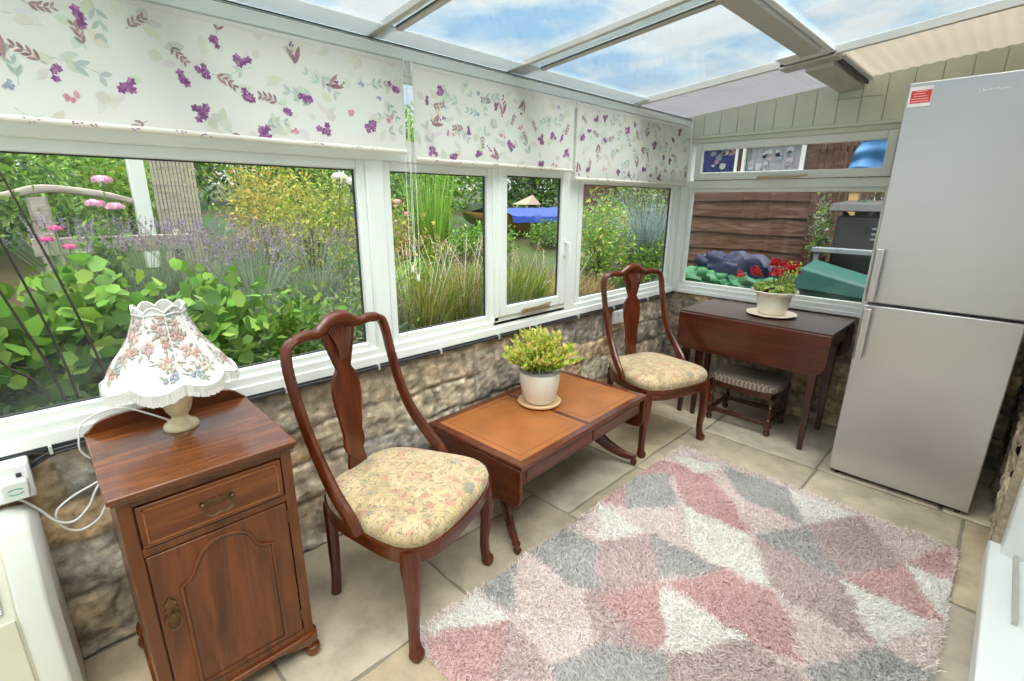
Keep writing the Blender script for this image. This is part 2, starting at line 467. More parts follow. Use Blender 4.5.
# ---------------------------------------------------------------- floor slabs
def floor():
    rnd = random.Random(5)
    rows = [(-1.6, -.95), (-.95, -.3), (-.3, .33), (.33, .975), (.975, 1.663), (1.663, 2.30), (2.30, 3.03), (3.03, 3.80)]
    cuts = {4: [-1.9, -1.50, -.72, -.06], 5: [-1.9, -1.27, -.55, .05], 3: [-1.9, -1.2, -.45, .02], 6: [-1.9, -1.28, -.53, .11], 7: [-1.9, -1.21, -.535, .02], 2: [-1.9, -1.1, -.4], 1: [-1.9, -1.3, -.5], 0: [-1.9, -1.0, -.3]}
    b = MB(); g = .007
    tones = [(.57, .475, .35), (.63, .53, .39), (.53, .44, .33), (.60, .475, .32), (.53, .455, .355)]
    for i, (y0, y1) in enumerate(rows):
        c = cuts[i]+[.42]
        for a, d in zip(c[:-1], c[1:]):
            t = tones[rnd.randrange(5)]; k = rnd.uniform(.93, 1.07)
            z = -rnd.uniform(0, .003)
            n = 10; V = []; 
            x0, x1, ya, yb = a+g, d-g, y0+g, y1-g
            jit = [rnd.uniform(-.004, .004) for _ in range(4*n)]
            ring = [(x0+(x1-x0)*q/n, ya+jit[q]) for q in range(n)]+[(x1+jit[n+q], ya+(yb-ya)*q/n) for q in range(n)]
            ring += [(x1-(x1-x0)*q/n, yb+jit[2*n+q]) for q in range(n)]+[(x0+jit[3*n+q], yb-(yb-ya)*q/n) for q in range(n)]
            m = len(ring); cx, cy = (x0+x1)/2, (ya+yb)/2
            inner = [(cx+(p[0]-cx)*(1-.012/(x1-x0)*2), cy+(p[1]-cy)*(1-.012/(yb-ya)*2)) for p in ring]
            vs = [(p[0], p[1], z-.03) for p in ring]+[(p[0], p[1], z-.006) for p in ring]+[(p[0], p[1], z) for p in inner]
            fs = [(q, (q+1) % m, m+(q+1) % m, m+q) for q in range(m)]+[(m+q, m+(q+1) % m, 2*m+(q+1) % m, 2*m+q) for q in range(m)]+[tuple(2*m+q for q in range(m))]
            b.add(vs, fs, 0, tuple(v*k for v in t))
    b.box((-2.1, YB-.1, -.10), (.45, YE+.1, -.009), 0, (.30, .26, .20))
    struct(b.build('floor', 'slab', None, smooth=True))
floor()

# ---------------------------------------------------------------- window frames on the left wall
FX0, FX1 = XL-.055, XL+.004      # frame depth
GZ0, GZ1 = .872, 1.590
def frame_box(b, y0, y1, z0, z1, x0=FX0, x1=FX1, mi=0): b.box((x0, y0, z0), (x1, y1, z1), mi)
fr = sroot('trim_1', 'white window sill and head frame along the left wall')
b = MB()
frame_box(b, YB, YE+.06, .775, .846); frame_box(b, 1.725, 2.33, .82, .872); frame_box(b, 1.732, 1.772, .84, 1.65)      # bottom rail
frame_box(b, YB, YE+.06, 1.628, 1.690); frame_box(b, 2.4, YE, 1.608, 1.64); frame_box(b, YB, YE+.06, 1.965, 2.01)      # transom and head
for y0, y1 in ((1.035, 1.115), (2.325, 2.425), (3.632, YE+.06), (-1.30, -1.20)):
    frame_box(b, y0, y1, .835, 1.63); frame_box(b, y0, y1, 1.69, 1.965)
b.build('frame_rail', 'upvc', fr, bevel=.006)
b = MB(); b.box((XL-.01, YB, .772), (XL+.012, YE-.01, .812)); b.build('sill_strip', 'sill_white', fr, bevel=.003)
b = MB(); b.box((XL+.002, YB, .760), (XL+.014, YE-.02, .772)); b.build('sealant_line', 'dark_gasket', fr)
def pane_window(name, y0, y1, z0, z1, label, bead=.038, proud=.0, seal='dark_gasket'):
    w = sroot(name, label); b = MB(); xf = FX1-.012+proud
    b.box((xf-.035, y0-bead, z0-bead), (xf, y0, z1+bead)); b.box((xf-.035, y1, z0-bead), (xf, y1+bead, z1+bead))
    b.box((xf-.035, y0, z0-bead), (xf, y1, z0)); b.box((xf-.035, y0, z1), (xf, y1, z1+bead))
    b.build('window_frame', 'upvc', w, bevel=.005)
    g = .004; b = MB(); xs = xf-.020
    b.box((xs-.012, y0, z0), (xs, y0+g, z1)); b.box((xs-.012, y1-g, z0), (xs, y1, z1)); b.box((xs-.012, y0, z0), (xs, y1, z0+g)); b.box((xs-.012, y0, z1-g), (xs, y1, z1))
    b.build('glazing_seal', seal, w)
    rbox((xs-.010, y0, z0), (xs-.006, y1, z1)).build('glass_pane', 'window_glass', w)
    b = MB(); xs = FX1-.04
    b.box((xs, y0-.02, 1.69), (xs+.03, y1+.02, 1.715)); b.box((xs, y0-.02, 1.94), (xs+.03, y1+.02, 1.965))
    b.build('top_light_bead', 'upvc', w, bevel=.003)
    rbox((xs+.01, y0-.03, 1.70), (xs+.014, y1+.03, 1.955)).build('glass_pane', 'window_glass', w)
    return w
pane_window('window_1', -1.16, .998, .873, 1.592, 'large fixed window pane beside the lamp')
pane_window('window_2', 1.153, 1.700, .880, 1.592, 'fixed window pane left of the opening casement')
w3 = pane_window('window_3', 1.820, 2.262, .922, 1.600, 'opening casement with a handle, second from the corner', bead=.055, proud=.022)
b = MB(); b.box((FX1+.012, 1.93, .868), (FX1+.026, 2.16, .880)); b.tube([(FX1+.022, 1.94, .886), (FX1+.026, 2.05, .890), (FX1+.022, 2.17, .896)], .006, 8)
b.build('casement_stay', 'steel_stay', w3)
b = MB(); b.box((FX1+.006, 2.286, 1.16), (FX1+.018, 2.306, 1.26)); b.tube([(FX1+.018, 2.296, 1.24), (FX1+.05, 2.296, 1.238), (FX1+.052, 2.296, 1.13)], .008, 8)
b.build('casement_handle', 'white_plastic', w3, smooth=True)
pane_window('window_4', 2.488, 3.600, .875, 1.575, 'fixed window pane next to the corner')

# ---------------------------------------------------------------- end wall window
e = sroot('window_6', 'end wall window with a narrow transom light over a large pane')
EX0, EX1 = XL+.02, -.53; yf = YE-.0
b = MB()
b.box((EX0-.02, yf-.01, .775), (EX1, yf+.07, .835)); b.box((EX0, yf-.01, .835), (-1.835, yf+.07, 1.90)); b.box((-.578, yf-.01, .835), (EX1, yf+.07, 1.90))
b.box((-1.835, yf-.01, 1.885), (-.578, yf+.07, 1.90)); b.box((-1.835, yf-.01, 1.573), (-.578, yf+.07, 1.63))
b.build('window_frame', 'upvc', e, bevel=.006)
b = MB(); y = yf-.0
for z0, z1, x0, x1, bd in ((.862, 1.548, -1.808, -.598, .028), (1.684, 1.842, -1.750, -.632, .048)):
    yy = yf+.006 if bd < .04 else yf-.028
    b.box((x0-bd, yy, z0-bd), (x0, yy+.04, z1+bd)); b.box((x1, yy, z0-bd), (x1+bd, yy+.04, z1+bd))
    b.box((x0, yy, z0-bd), (x1, yy+.04, z0)); b.box((x0, yy, z1), (x1, yy+.04, z1+bd))
b.build('glazing_bead', 'upvc', e, bevel=.005)
rbox((-1.81, yf+.030, .86), (-.596, yf+.034, 1.55)).build('glass_pane', 'window_glass', e)
rbox((-1.752, yf+.000, 1.682), (-.63, yf+.004, 1.844)).build('glass_pane', 'window_glass', e)
b = MB(); b.box((-1.33, yf-.045, 1.640), (-1.08, yf-.030, 1.652)); b.tube([(-1.33, yf-.05, 1.640), (-1.1, yf-.055, 1.644), (-1.02, yf-.045, 1.652)], .006, 8)
b.build('window_stay', 'steel_stay', e)
b = MB(); b.box((EX0-.02, yf-.018, .772), (EX1, yf, .80)); b.build('sill_strip', 'sill_white', e, bevel=.003)
MB().box((EX1, yf, .765), (XR, yf+.2, 1.90)).build('wall_end_infill', 'clad', we)
# boarded gable above
cl = MB()
xs = np.arange(XL-.12, XR+.14, .12)
for i in range(len(xs)-1):
    a, c = xs[i]+.0012, xs[i+1]-.0012
    cl.hexa([(a, yf-.012, 1.90), (c, yf-.012, 1.90), (c, yf+.05, 1.90), (a, yf+.05, 1.90)],
            [(a, yf-.012, zroof(a)+.02), (c, yf-.012, zroof(c)+.02), (c, yf+.05, zroof(c)+.02), (a, yf+.05, zroof(a)+.02)])
cl.build('cladding', 'clad', we, bevel=.003)
MB().box((XL-.1, yf+.0, 1.9), (XR, yf+.04, 2.06)).build('cladding_backing', 'clad_groove', we)
b = MB(); b.box((XL-.0, yf-.030, 1.925), (XR-.02, yf-.012, 1.948)); b.box((XL, yf-.020, 1.895), (XR-.02, yf-.012, 1.925)); b.build('cladding_trim', 'clad', we, bevel=.004)
# corner post
struct(MB().box((XL-.05, YE-.035, .775), (XL+.045, YE+.06, 2.06)).build('trim_2', 'upvc', None, bevel=.008), 'white corner post between the two window walls')

# ---------------------------------------------------------------- roof
def roof_box(b, x0, x1, y0, y1, dz0, dz1, mi=0):
    z = zroof
    b.hexa([(x0, y0, z(x0)+dz0), (x1, y0, z(x1)+dz0), (x1, y1, z(x1)+dz0), (x0, y1, z(x0)+dz0)],
           [(x0, y0, z(x0)+dz1), (x1, y0, z(x1)+dz1), (x1, y1, z(x1)+dz1), (x0, y1, z(x0)+dz1)], mi)
ce = sroot('ceiling', 'glazed lean-to roof with sky seen through it')
b = MB(); roof_box(b, XL-.12, XR+.25, YB-.1, 2.96, .006, .012); b.build('roof_glass', 'roof_glass', ce)
# eaves beam, its rails and the white sheet above it
b = MB(); b.box((XL-.09, YB, 2.01), (XL+.035, YE, 2.055)); b.build('eaves_beam', 'upvc', ce, bevel=.006)
b = MB(); b.box((XL-.09, YB, 2.055), (XL+.012, YE, 2.070)); b.build('eaves_track', 'alu_white', ce, bevel=.002)
b = MB(); b.box((XL+.013, YB, 2.057), (XL+.017, YE, 2.060)); b.box((XL+.013, YB, 2.066), (XL+.017, YE, 2.069)); b.build('gasket_line', 'dark_gasket', ce)
b = MB(); roof_box(b, XL+.005, XL+.125, YB, 2.96, .0, .005); b.build('eaves_sheet', 'eave_sheet', ce)
# glazing bars
def glazing_bar(y0, y1, name, kind):
    b = MB(); roof_box(b, XL-.02, XR, y0, y0+.022, -.004, .020, 0); roof_box(b, XL+.12, XR, y1-.026, y1, -.004, .012, 0)
    if kind: roof_box(b, XL+.12, XR, y1-.029, y1-.026, .003, .007, 1)
    roof_box(b, XL, XR, y0+.022, y1-.026, .013, .020, 2)
    return struct(b.build(name, ['alu_grey', 'dark_gasket', 'eave_sheet'], None, bevel=.002))
glazing_bar(1.815, 1.958, 'trim_3', 1)
glazing_bar(1.080, 1.160, 'trim_4', 1)
glazing_bar(.30, .43, 'trim_5', 1)
glazing_bar(-.55, -.42, 'trim_6', 1)
b = MB(); roof_box(b, XL+.02, XR, 2.93, 2.952, -.018, .02, 0); roof_box(b, -1.02, -.77, 2.93, 3.035, -.026, .0, 0); roof_box(b, -1.0, -.80, 2.80, 2.93, -.012, -.004, 1)
struct(b.build('trim_7', ['alu_grey', 'alu_white'], None, bevel=.002), 'grey cross bar where clear roof meets ribbed sheet')
b = MB(); roof_box(b, -.885, -.800, YB, 2.80, -.030, .0, 0)
roof_box(b, -.800, -.775, YB, 2.93, -.01, .0, 1)
struct(b.build('trim_8', ['alu_grey', 'alu_white'], None, bevel=.004), 'long beam under the clear roof')
b = MB(); roof_box(b, -.925, -.80, 3.03, YE-.012, -.045, .0, 0); roof_box(b, -.800, -.788, 3.03, YE-.03, -.02, .0, 1); roof_box(b, -.788, -.780, 3.03, YE-.03, -.03, .0, 2); roof_box(b, -.780, -.755, 3.03, YE-.03, -.012, .0, 1)
struct(b.build('trim_9', ['alu_grey', 'alu_white', 'dark_gasket'], None, bevel=.003), 'short beam under the ribbed roof sheet')
b = MB(); b.box((-.95, YE-.016, 2.085), (-.70, YE-.010, 2.09)); b.build('bracket_line', 'clad_groove', ce)
# ribbed translucent sheet over the last bay
def ribbed(name, x0, x1, y0, y1, mat, amp, pitch, parent):
    nx = int((x1-x0)/(pitch/8))+1; X = np.linspace(x0, x1, nx); Y = np.linspace(y0, y1, 3)
    XX, YY = np.meshgrid(X, Y, indexing='ij')
    Z = 2.073+.098*(XX+1.885)+.012+amp*np.sin(XX*2*PI/pitch)
    V = np.stack([XX, YY, Z], -1).reshape(-1, 3); n = len(V)
    V2 = V.copy(); V2[:, 2] += .004
    F = grid_faces(nx, 3); F2 = F[:, ::-1]+n
    return raw_mesh(name, np.vstack([V, V2]), np.vstack([F[:, ::-1], F2[:, ::-1]]), np.ones((2*n, 3)), mat, parent, True)
ribbed('ribbed_sheet', -.79, XR+.25, 2.95, YE+.15, 'polycarb_warm', .003, .055, ce)
ribbed('ribbed_sheet', XL-.12, -.90, 2.95, YE+.15, 'polycarb_grey', .0015, .032, ce)
b = MB(); roof_box(b, XL-.15, XR+.25, YE-.01, YE+.16, -.0, .008); b.build('roof_edge', 'alu_white', ce)
# gutter outside the eaves
struct(MB().box((XL-.22, YB, 1.99), (XL-.10, YE+.1, 2.05)).build('trim_10', 'alu_white', None, bevel=.01), 'white gutter outside the eaves')

# ---------------------------------------------------------------- patio door in the right wall, low white threshold
d = sroot('door_1', 'white door threshold and jamb at the right edge')
b = MB(); b.box((.188, .56, 0), (.45, 2.695, .105)); b.build('threshold', 'sill_white', d, bevel=.006)
b = MB(); b.box((.262, 2.15, .105), (.276, 2.60, .125)); b.build('track', 'alu_grey', d)
b = MB(); b.box((.225, 2.60, 0), (.45, 2.70, 2.02)); b.box((.235, .55, .105), (.45, .62, 2.02)); b.box((.29, .62, 1.95), (.45, 2.70, 2.02)); b.build('jamb', 'sill_white', d, bevel=.006)
b = MB(); b.box((.34, .62, .105), (.39, 2.70, 1.95)); b.build('door_leaf', 'upvc', d)
# ---------------------------------------------------------------- dining chairs with tapestry seats
def arc(cx, cy, r, a0, a1, n):
    return [(cx+r*cos(a0+(a1-a0)*i/n), cy+r*sin(a0+(a1-a0)*i/n)) for i in range(n+1)]
def seat_outline(grow=0.0, front=.040, hw=.276, bw=.195, back=-.455):
    """rounded bell shape, x forward"""
    pts = []
    N = 64
    for i in range(N):
        a = 2*PI*i/N
        c, s = cos(a), sin(a)
        q = (abs(c)**4.2+abs(s)**4.2)**(-1/4.2)
        u, v = c*q, s*q           # in [-1,1]
        x = back+(front-back)*(u+1)/2
        if u > 0: x += .018*(1-v*v)*u          # bowed front
        t = (x-back)/(front-back)
        w = bw+(hw-bw)*min(1, max(0, t))**.8
        y = v*w
        x2 = x+grow*c; y2 = y+grow*s
        pts.append((x2, y2))
    return pts
def chair(name, label, loc, rz):
    t = thing(name, label, 'chair', loc, rz, 'tapestry dining chairs')
    # cushion: stacked outlines
    prof = [(.000, .425), (.004, .440), (.006, .452), (.002, .468), (-.012, .482), (-.035, .492), (-.075, .500), (-.13, .505), (-.19, .507)]
    vs = []; fs = []; n = 64; b = MB()
    for g, z in prof:
        cx, cy = -.2, 0
        o = seat_outline(0)
        for (x, y) in o:
            d = sqrt((x-cx)**2+(y-cy)**2); k = (d+g)/d
            vs.append((cx+(x-cx)*k, y*k, z))
    for i in range(len(prof)-1):
        for k in range(n): fs.append((i*n+k, i*n+(k+1) % n, (i+1)*n+(k+1) % n, (i+1)*n+k))
    fs.append(tuple(range(n-1, -1, -1))); fs.append(tuple((len(prof)-1)*n+k for k in range(n)))
    b.add(vs, fs).build('seat', 'tapestry', t, smooth=True)
    o1 = seat_outline(); b = MB(); vs = []
    for g, z in ((-.004, .362), (.002, .368), (.004, .40), (.009, .405), (.009, .424), (-.02, .428)):
        for x, y in o1:
            d = sqrt((x+.2)**2+y*y); k = (d+g)/d; vs.append((-.2+(x+.2)*k, y*k, z))
    m = 6; fs = []
    for i in range(m-1):
        for k in range(n): fs.append((i*n+k, i*n+(k+1) % n, (i+1)*n+(k+1) % n, (i+1)*n+k))
    fs.append(tuple(range(n-1, -1, -1))); fs.append(tuple((m-1)*n+k for k in range(n)))
    b.add(vs, fs).build('seat_frame', 'mahogany_y', t, smooth=True)
    for s in (-1, 1):
        b = MB()
        b.tube([(-.012, s*.236, .415), (-.004, s*.242, .36), (.003, s*.247, .29), (-.001, s*.246, .20), (-.008, s*.243, .11), (-.005, s*.246, .05), (.004, s*.250, .018), (.004, s*.250, 0)],
               [.027, .030, .026, .020, .0165, .0165, .023, .020], 12, smooth_pts=5, square=True)
        b.build('leg', 'mahogany', t, smooth=True)
        b = MB(); b.tube([(-.43, s*.160, .415), (-.432, s*.158, .25), (-.44, s*.154, .10), (-.452, s*.152, 0)], [.022, .021, .018, .019], 8, smooth_pts=4, square=True)
        b.build('leg', 'mahogany', t, smooth=True)
        b = MB()
        b.tube([(-.205, s*.262, .425), (-.225, s*.262, .475), (-.285, s*.258, .545), (-.355, s*.246, .645), (-.405, s*.244, .76), (-.440, s*.244, .88), (-.458, s*.242, .965), (-.466, s*.228, 1.014), (-.468, s*.198, 1.030)],
               [.020, .021, .021, .0195, .018, .0175, .0175, .018, .019], 10, smooth_pts=5, sq=(1.25, .85), up=(1, 0, 0))
        b.build('back_upright', 'mahogany', t, smooth=True)
    # crest rail: humped centre, ears at either side
    b = MB()
    path = [(-.468, -.200, 1.030), (-.469, -.150, 1.037), (-.470, -.105, 1.030), (-.471, -.07, 1.046), (-.472, -.035, 1.064), (-.472, 0, 1.069), (-.472, .035, 1.064), (-.471, .07, 1.046), (-.470, .105, 1.030), (-.469, .150, 1.037), (-.468, .200, 1.030)]
    b.tube(path, [.019, .020, .019, .022, .025, .026, .025, .022, .019, .020, .019], 10, smooth_pts=4, sq=(1.0, .85))
    b.build('crest_rail', 'mahogany_y', t, smooth=True)
    # vase splat: stations (z, half width), bent like the uprights
    st = [(.428, .048), (.50, .046), (.545, .036), (.56, .046), (.585, .052), (.62, .046), (.68, .054), (.75, .066), (.80, .068), (.845, .060), (.872, .040), (.882, .034), (.90, .040), (.94, .054), (.975, .066), (1.02, .078), (1.05, .07)]
    def back_x(z): return -.425-.05*((z-.428)/.62)**.9
    vs = []; 
    for z, w in st:
        x = back_x(z)
        vs += [(x-.007, -w, z), (x+.007, -w, z), (x+.009, 0, z), (x+.007, w, z), (x-.007, w, z), (x-.009, 0, z)]
    fs = []
    for i in range(len(st)-1):
        for k in range(6): fs.append((i*6+k, i*6+(k+1) % 6, (i+1)*6+(k+1) % 6, (i+1)*6+k))
    fs.append((5, 4, 3, 2, 1, 0)); e = (len(st)-1)*6; fs.append(tuple(e+k for k in range(6)))
    sp = MB().add(vs, fs).build('splat', 'mahogany', t, smooth=True, bevel=.002)
    # carved shell on the splat head
    b = MB()
    for k in range(-4, 5):
        a = k*.13; x = back_x(.95)+.008
        b.tube([(x+.004, .010*k*.4, .915), (x+.009, .034*sin(a)*2.0*.8, .975), (x-.001, .062*sin(a)*2.0*.8, 1.035-abs(k)*.003)], [.002, .0055, .004], 6, smooth_pts=3)
    b.build('carving', 'mahogany', sp, smooth=True)
    MB().box((-.445, -.17, .40), (-.405, .17, .447)).build('back_shoe', 'mahogany_y', t, bevel=.006)
    return t
def ang(f): return math.atan2(f[1], f[0])
chair('dining_chair', 'mahogany dining chair with tapestry seat beside the lamp cabinet', (-1.209, .913, 0), ang((.941, .338)))
chair('dining_chair', 'mahogany dining chair with tapestry seat between the leather topped table and the drop leaf table', (-1.241, 2.648, 0), ang((.956, -.293)))

# ---------------------------------------------------------------- bedside cabinet (front faces +x)
def cabinet():
    X0, X1, Y0, Y1 = -1.835, -1.362, .022, .466
    t = thing('bedside_cabinet', 'walnut cabinet with one drawer above an arched panel door, under the table lamp', 'cabinet', (X0, Y0, 0))
    L = lambda x, y, z: (x-X0, y-Y0, z)
    def bb(b, lo, hi, mi=0): return b.box(L(*lo), L(*hi), mi)
    bx0, bx1, by0, by1 = X0+.01, X1-.020, Y0+.016, Y1-.016
    b = MB(); bb(b, (bx0, by0, .085), (bx1-.022, by1, .770))
    # face frame
    for lo, hi in (((bx1-.022, by0, .085), (bx1, by0+.030, .770)), ((bx1-.022, by1-.030, .085), (bx1, by1, .770)),
                   ((bx1-.022, by0+.03, .085), (bx1, by1-.03, .115)), ((bx1-.022, by0+.03, .600), (bx1, by1-.03, .622)), ((bx1-.022, by0+.03, .748), (bx1, by1-.03, .770))):
        bb(b, lo, hi)
    b.build('body', 'walnut_z', t, bevel=.002)
    b = MB(); bb(b, (X0, Y0, .778), (X1, Y1, .795)); bb(b, (X0+.004, Y0+.006, .768), (X1-.007, Y1-.006, .780)); b.build('top', 'walnut_y', t, bevel=.005, segs=3)
    # shaped gallery at the back
    yy = [0, .012, .03, .045, .07, .10]; zz = [.797, .806, .824, .832, .838, .840]
    w = Y1-Y0; poly = [(0, .790)]+[(a, z) for a, z in zip(yy, zz)]+[(w-a, z) for a, z in zip(yy[::-1], zz[::-1])]+[(w, .790)]
    MB().prism(poly, 0, .016, 'x').build('gallery', 'mahogany_y', t, bevel=.002)
    # drawer, its bead's highlight painted as a light brown line
    dr = MB(); bb(dr, (bx1-.020, by0+.034, .626), (bx1+.004, by1-.034, .744)); dr = dr.build('drawer', 'walnut_y', t, bevel=.002)
    b = MB(); x = bx1+.004; ya, yb, za, zb = by0+.046, by1-.046, .637, .733
    for lo, hi in (((x, ya, za), (x+.0025, yb, za+.003)), ((x, ya, zb-.003), (x+.0025, yb, zb)), ((x, ya, za), (x+.0025, ya+.003, zb)), ((x, yb-.003, za), (x+.0025, yb, zb))): bb(b, lo, hi)
    b.build('highlight_line', 'bead_highlight', dr)
    # swan neck handle
    yc = (by0+by1)/2; b = MB()
    pl = [(p*.9, q*.75) for p, q in [(-.050, 0), (-.042, .012), (-.030, .006), (-.022, .016), (-.008, .010), (0, .018), (.008, .010), (.022, .016), (.030, .006), (.042, .012), (.050, 0), (.040, -.012), (.026, -.006), (.012, -.016), (0, -.010), (-.012, -.016), (-.026, -.006), (-.040, -.012)]]
    b.prism([(yc-Y0+p, .690+q) for p, q in pl], x-X0, x-X0+.003, 'x')
    for s in (-1, 1): b.lathe([(.0045, 0), (.0045, .012), (.007, .016), (.004, .022)], (0, 0, 0), 10); b.v[-40:] = [(x-X0+v[2], yc-Y0+s*.036+v[0], .694+v[1]) for v in b.v[-40:]]
    b.tube([(x-X0+.018, yc-Y0-.036, .692), (x-X0+.024, yc-Y0-.030, .672), (x-X0+.026, yc-Y0-.014, .664), (x-X0+.026, yc-Y0, .668), (x-X0+.026, yc-Y0+.014, .664), (x-X0+.024, yc-Y0+.030, .672), (x-X0+.018, yc-Y0+.036, .692)], .0035, 8, smooth_pts=4)
    b.build('handle', 'brass_old', dr, smooth=True)
    # door with raised arched moulding
    do = MB(); bb(do, (bx1-.020, by0+.034, .119), (bx1+.002, by1-.034, .597)); do = do.build('door', 'walnut_z', t, bevel=.002)
    x = bx1+.003-X0; a, c = by0+.034+.058-Y0, by1-.034-.052-Y0; m = (a+c)/2; W = (c-a)/2
    top = [(-1.0, .475), (-.86, .483), (-.74, .500), (-.66, .520), (-.60, .535), (-.50, .552), (-.32, .568), (-.12, .575), (.12, .575), (.32, .568), (.50, .552), (.58, .535), (.62, .515), (.70, .500), (.84, .490), (1.0, .492)]
    loop = [(m-W, .135), (m-W, .475)]+[(m+W*p, z) for p, z in top[1:-1]]+[(m+W, .487), (m+W, .135)]
    b = MB(); b.tube([(x, y, z) for y, z in loop]+[(x, loop[0][0], loop[0][1])], .0055, 8)
    b.build('panel_moulding', 'walnut_z', do, smooth=True)
    b = MB(); cy_, cz_ = m, .33; lp2 = [(cy_+(y-cy_)*.955, cz_+(z-cz_)*.972) for y, z in loop]
    b.tube([(x-.0008, y, z) for y, z in lp2]+[(x-.0008, lp2[0][0], lp2[0][1])], .0018, 6); b.build('panel_shadow_line', 'panel_line', do)  # dark line painting the moulding's shadow onto the door
    b = MB(); yh = by0+.034+.026-Y0; pl = [(-.013, .0), (-.016, .016), (-.008, .022), (-.015, .034), (-.005, .046), (0, .055), (.005, .046), (.015, .034), (.008, .022), (.016, .016), (.013, 0), (.018, -.010), (.008, -.020), (0, -.028), (-.008, -.020), (-.018, -.010)]
    b.prism([(yh+p, .408+q) for p, q in pl], x-.001, x+.003, 'x')
    b.tube([(x+.006, yh-.012, .410), (x+.012, yh-.017, .385), (x+.014, yh, .368), (x+.012, yh+.017, .385), (x+.006, yh+.012, .410)], .0034, 8, smooth_pts=4)
    b.tube([(x, yh, .412), (x+.016, yh, .412)], .006, 8)
    b.build('handle', 'brass_old', do, smooth=True)
    for z in (.535, .165):
        b = MB(); bb(b, (bx1-.004, by1-.037, z), (bx1+.006, by1-.030, z+.036)); b.tube([L(bx1+.005, by1-.033, z-.003), L(bx1+.005, by1-.033, z+.039)], .0035, 8)
        b.build('hinge', 'brass_old', t, smooth=True)
    # plinth mould and bracket/bun feet
    b = MB(); bb(b, (X0+.006, Y0+.008, .072), (X1-.010, Y1-.008, .090)); b.build('base_moulding', 'walnut_y', t, bevel=.005)
    for fx, fy, sx, sy in ((X1-.035, Y0+.035, 1, -1), (X1-.035, Y1-.035, 1, 1), (X0+.035, Y0+.035, -1, -1), (X0+.035, Y1-.035, -1, 1)):
        b = MB(); q = L(fx, fy, 0)
        b.tube([(q[0]-sx*.002, q[1]-sy*.002, .078), (q[0]+sx*.004, q[1]+sy*.004, .058), (q[0]+sx*.006, q[1]+sy*.006, .040)], [.034, .027, .016], 12, square=True)
        b.lathe([(.010, .040), (.022, .034), (.026, .020), (.022, .006), (.012, 0)], (q[0]+sx*.010, q[1]+sy*.010, 0), 16)
        b.prism([(q[0]-sx*.0, .076), (q[0]-sx*.09, .076), (q[0]-sx*.075, .062), (q[0]-sx*.03, .050), (q[0], .045)], q[1]+sy*.008, q[1]+sy*.020, 'y')
        b.prism([(q[1]-sy*.0, .076), (q[1]-sy*.09, .076), (q[1]-sy*.075, .062), (q[1]-sy*.03, .050), (q[1], .045)], q[0]+sx*.008, q[0]+sx*.020, 'x')
        b.build('foot', 'walnut_y', t, smooth=True)
cabinet()

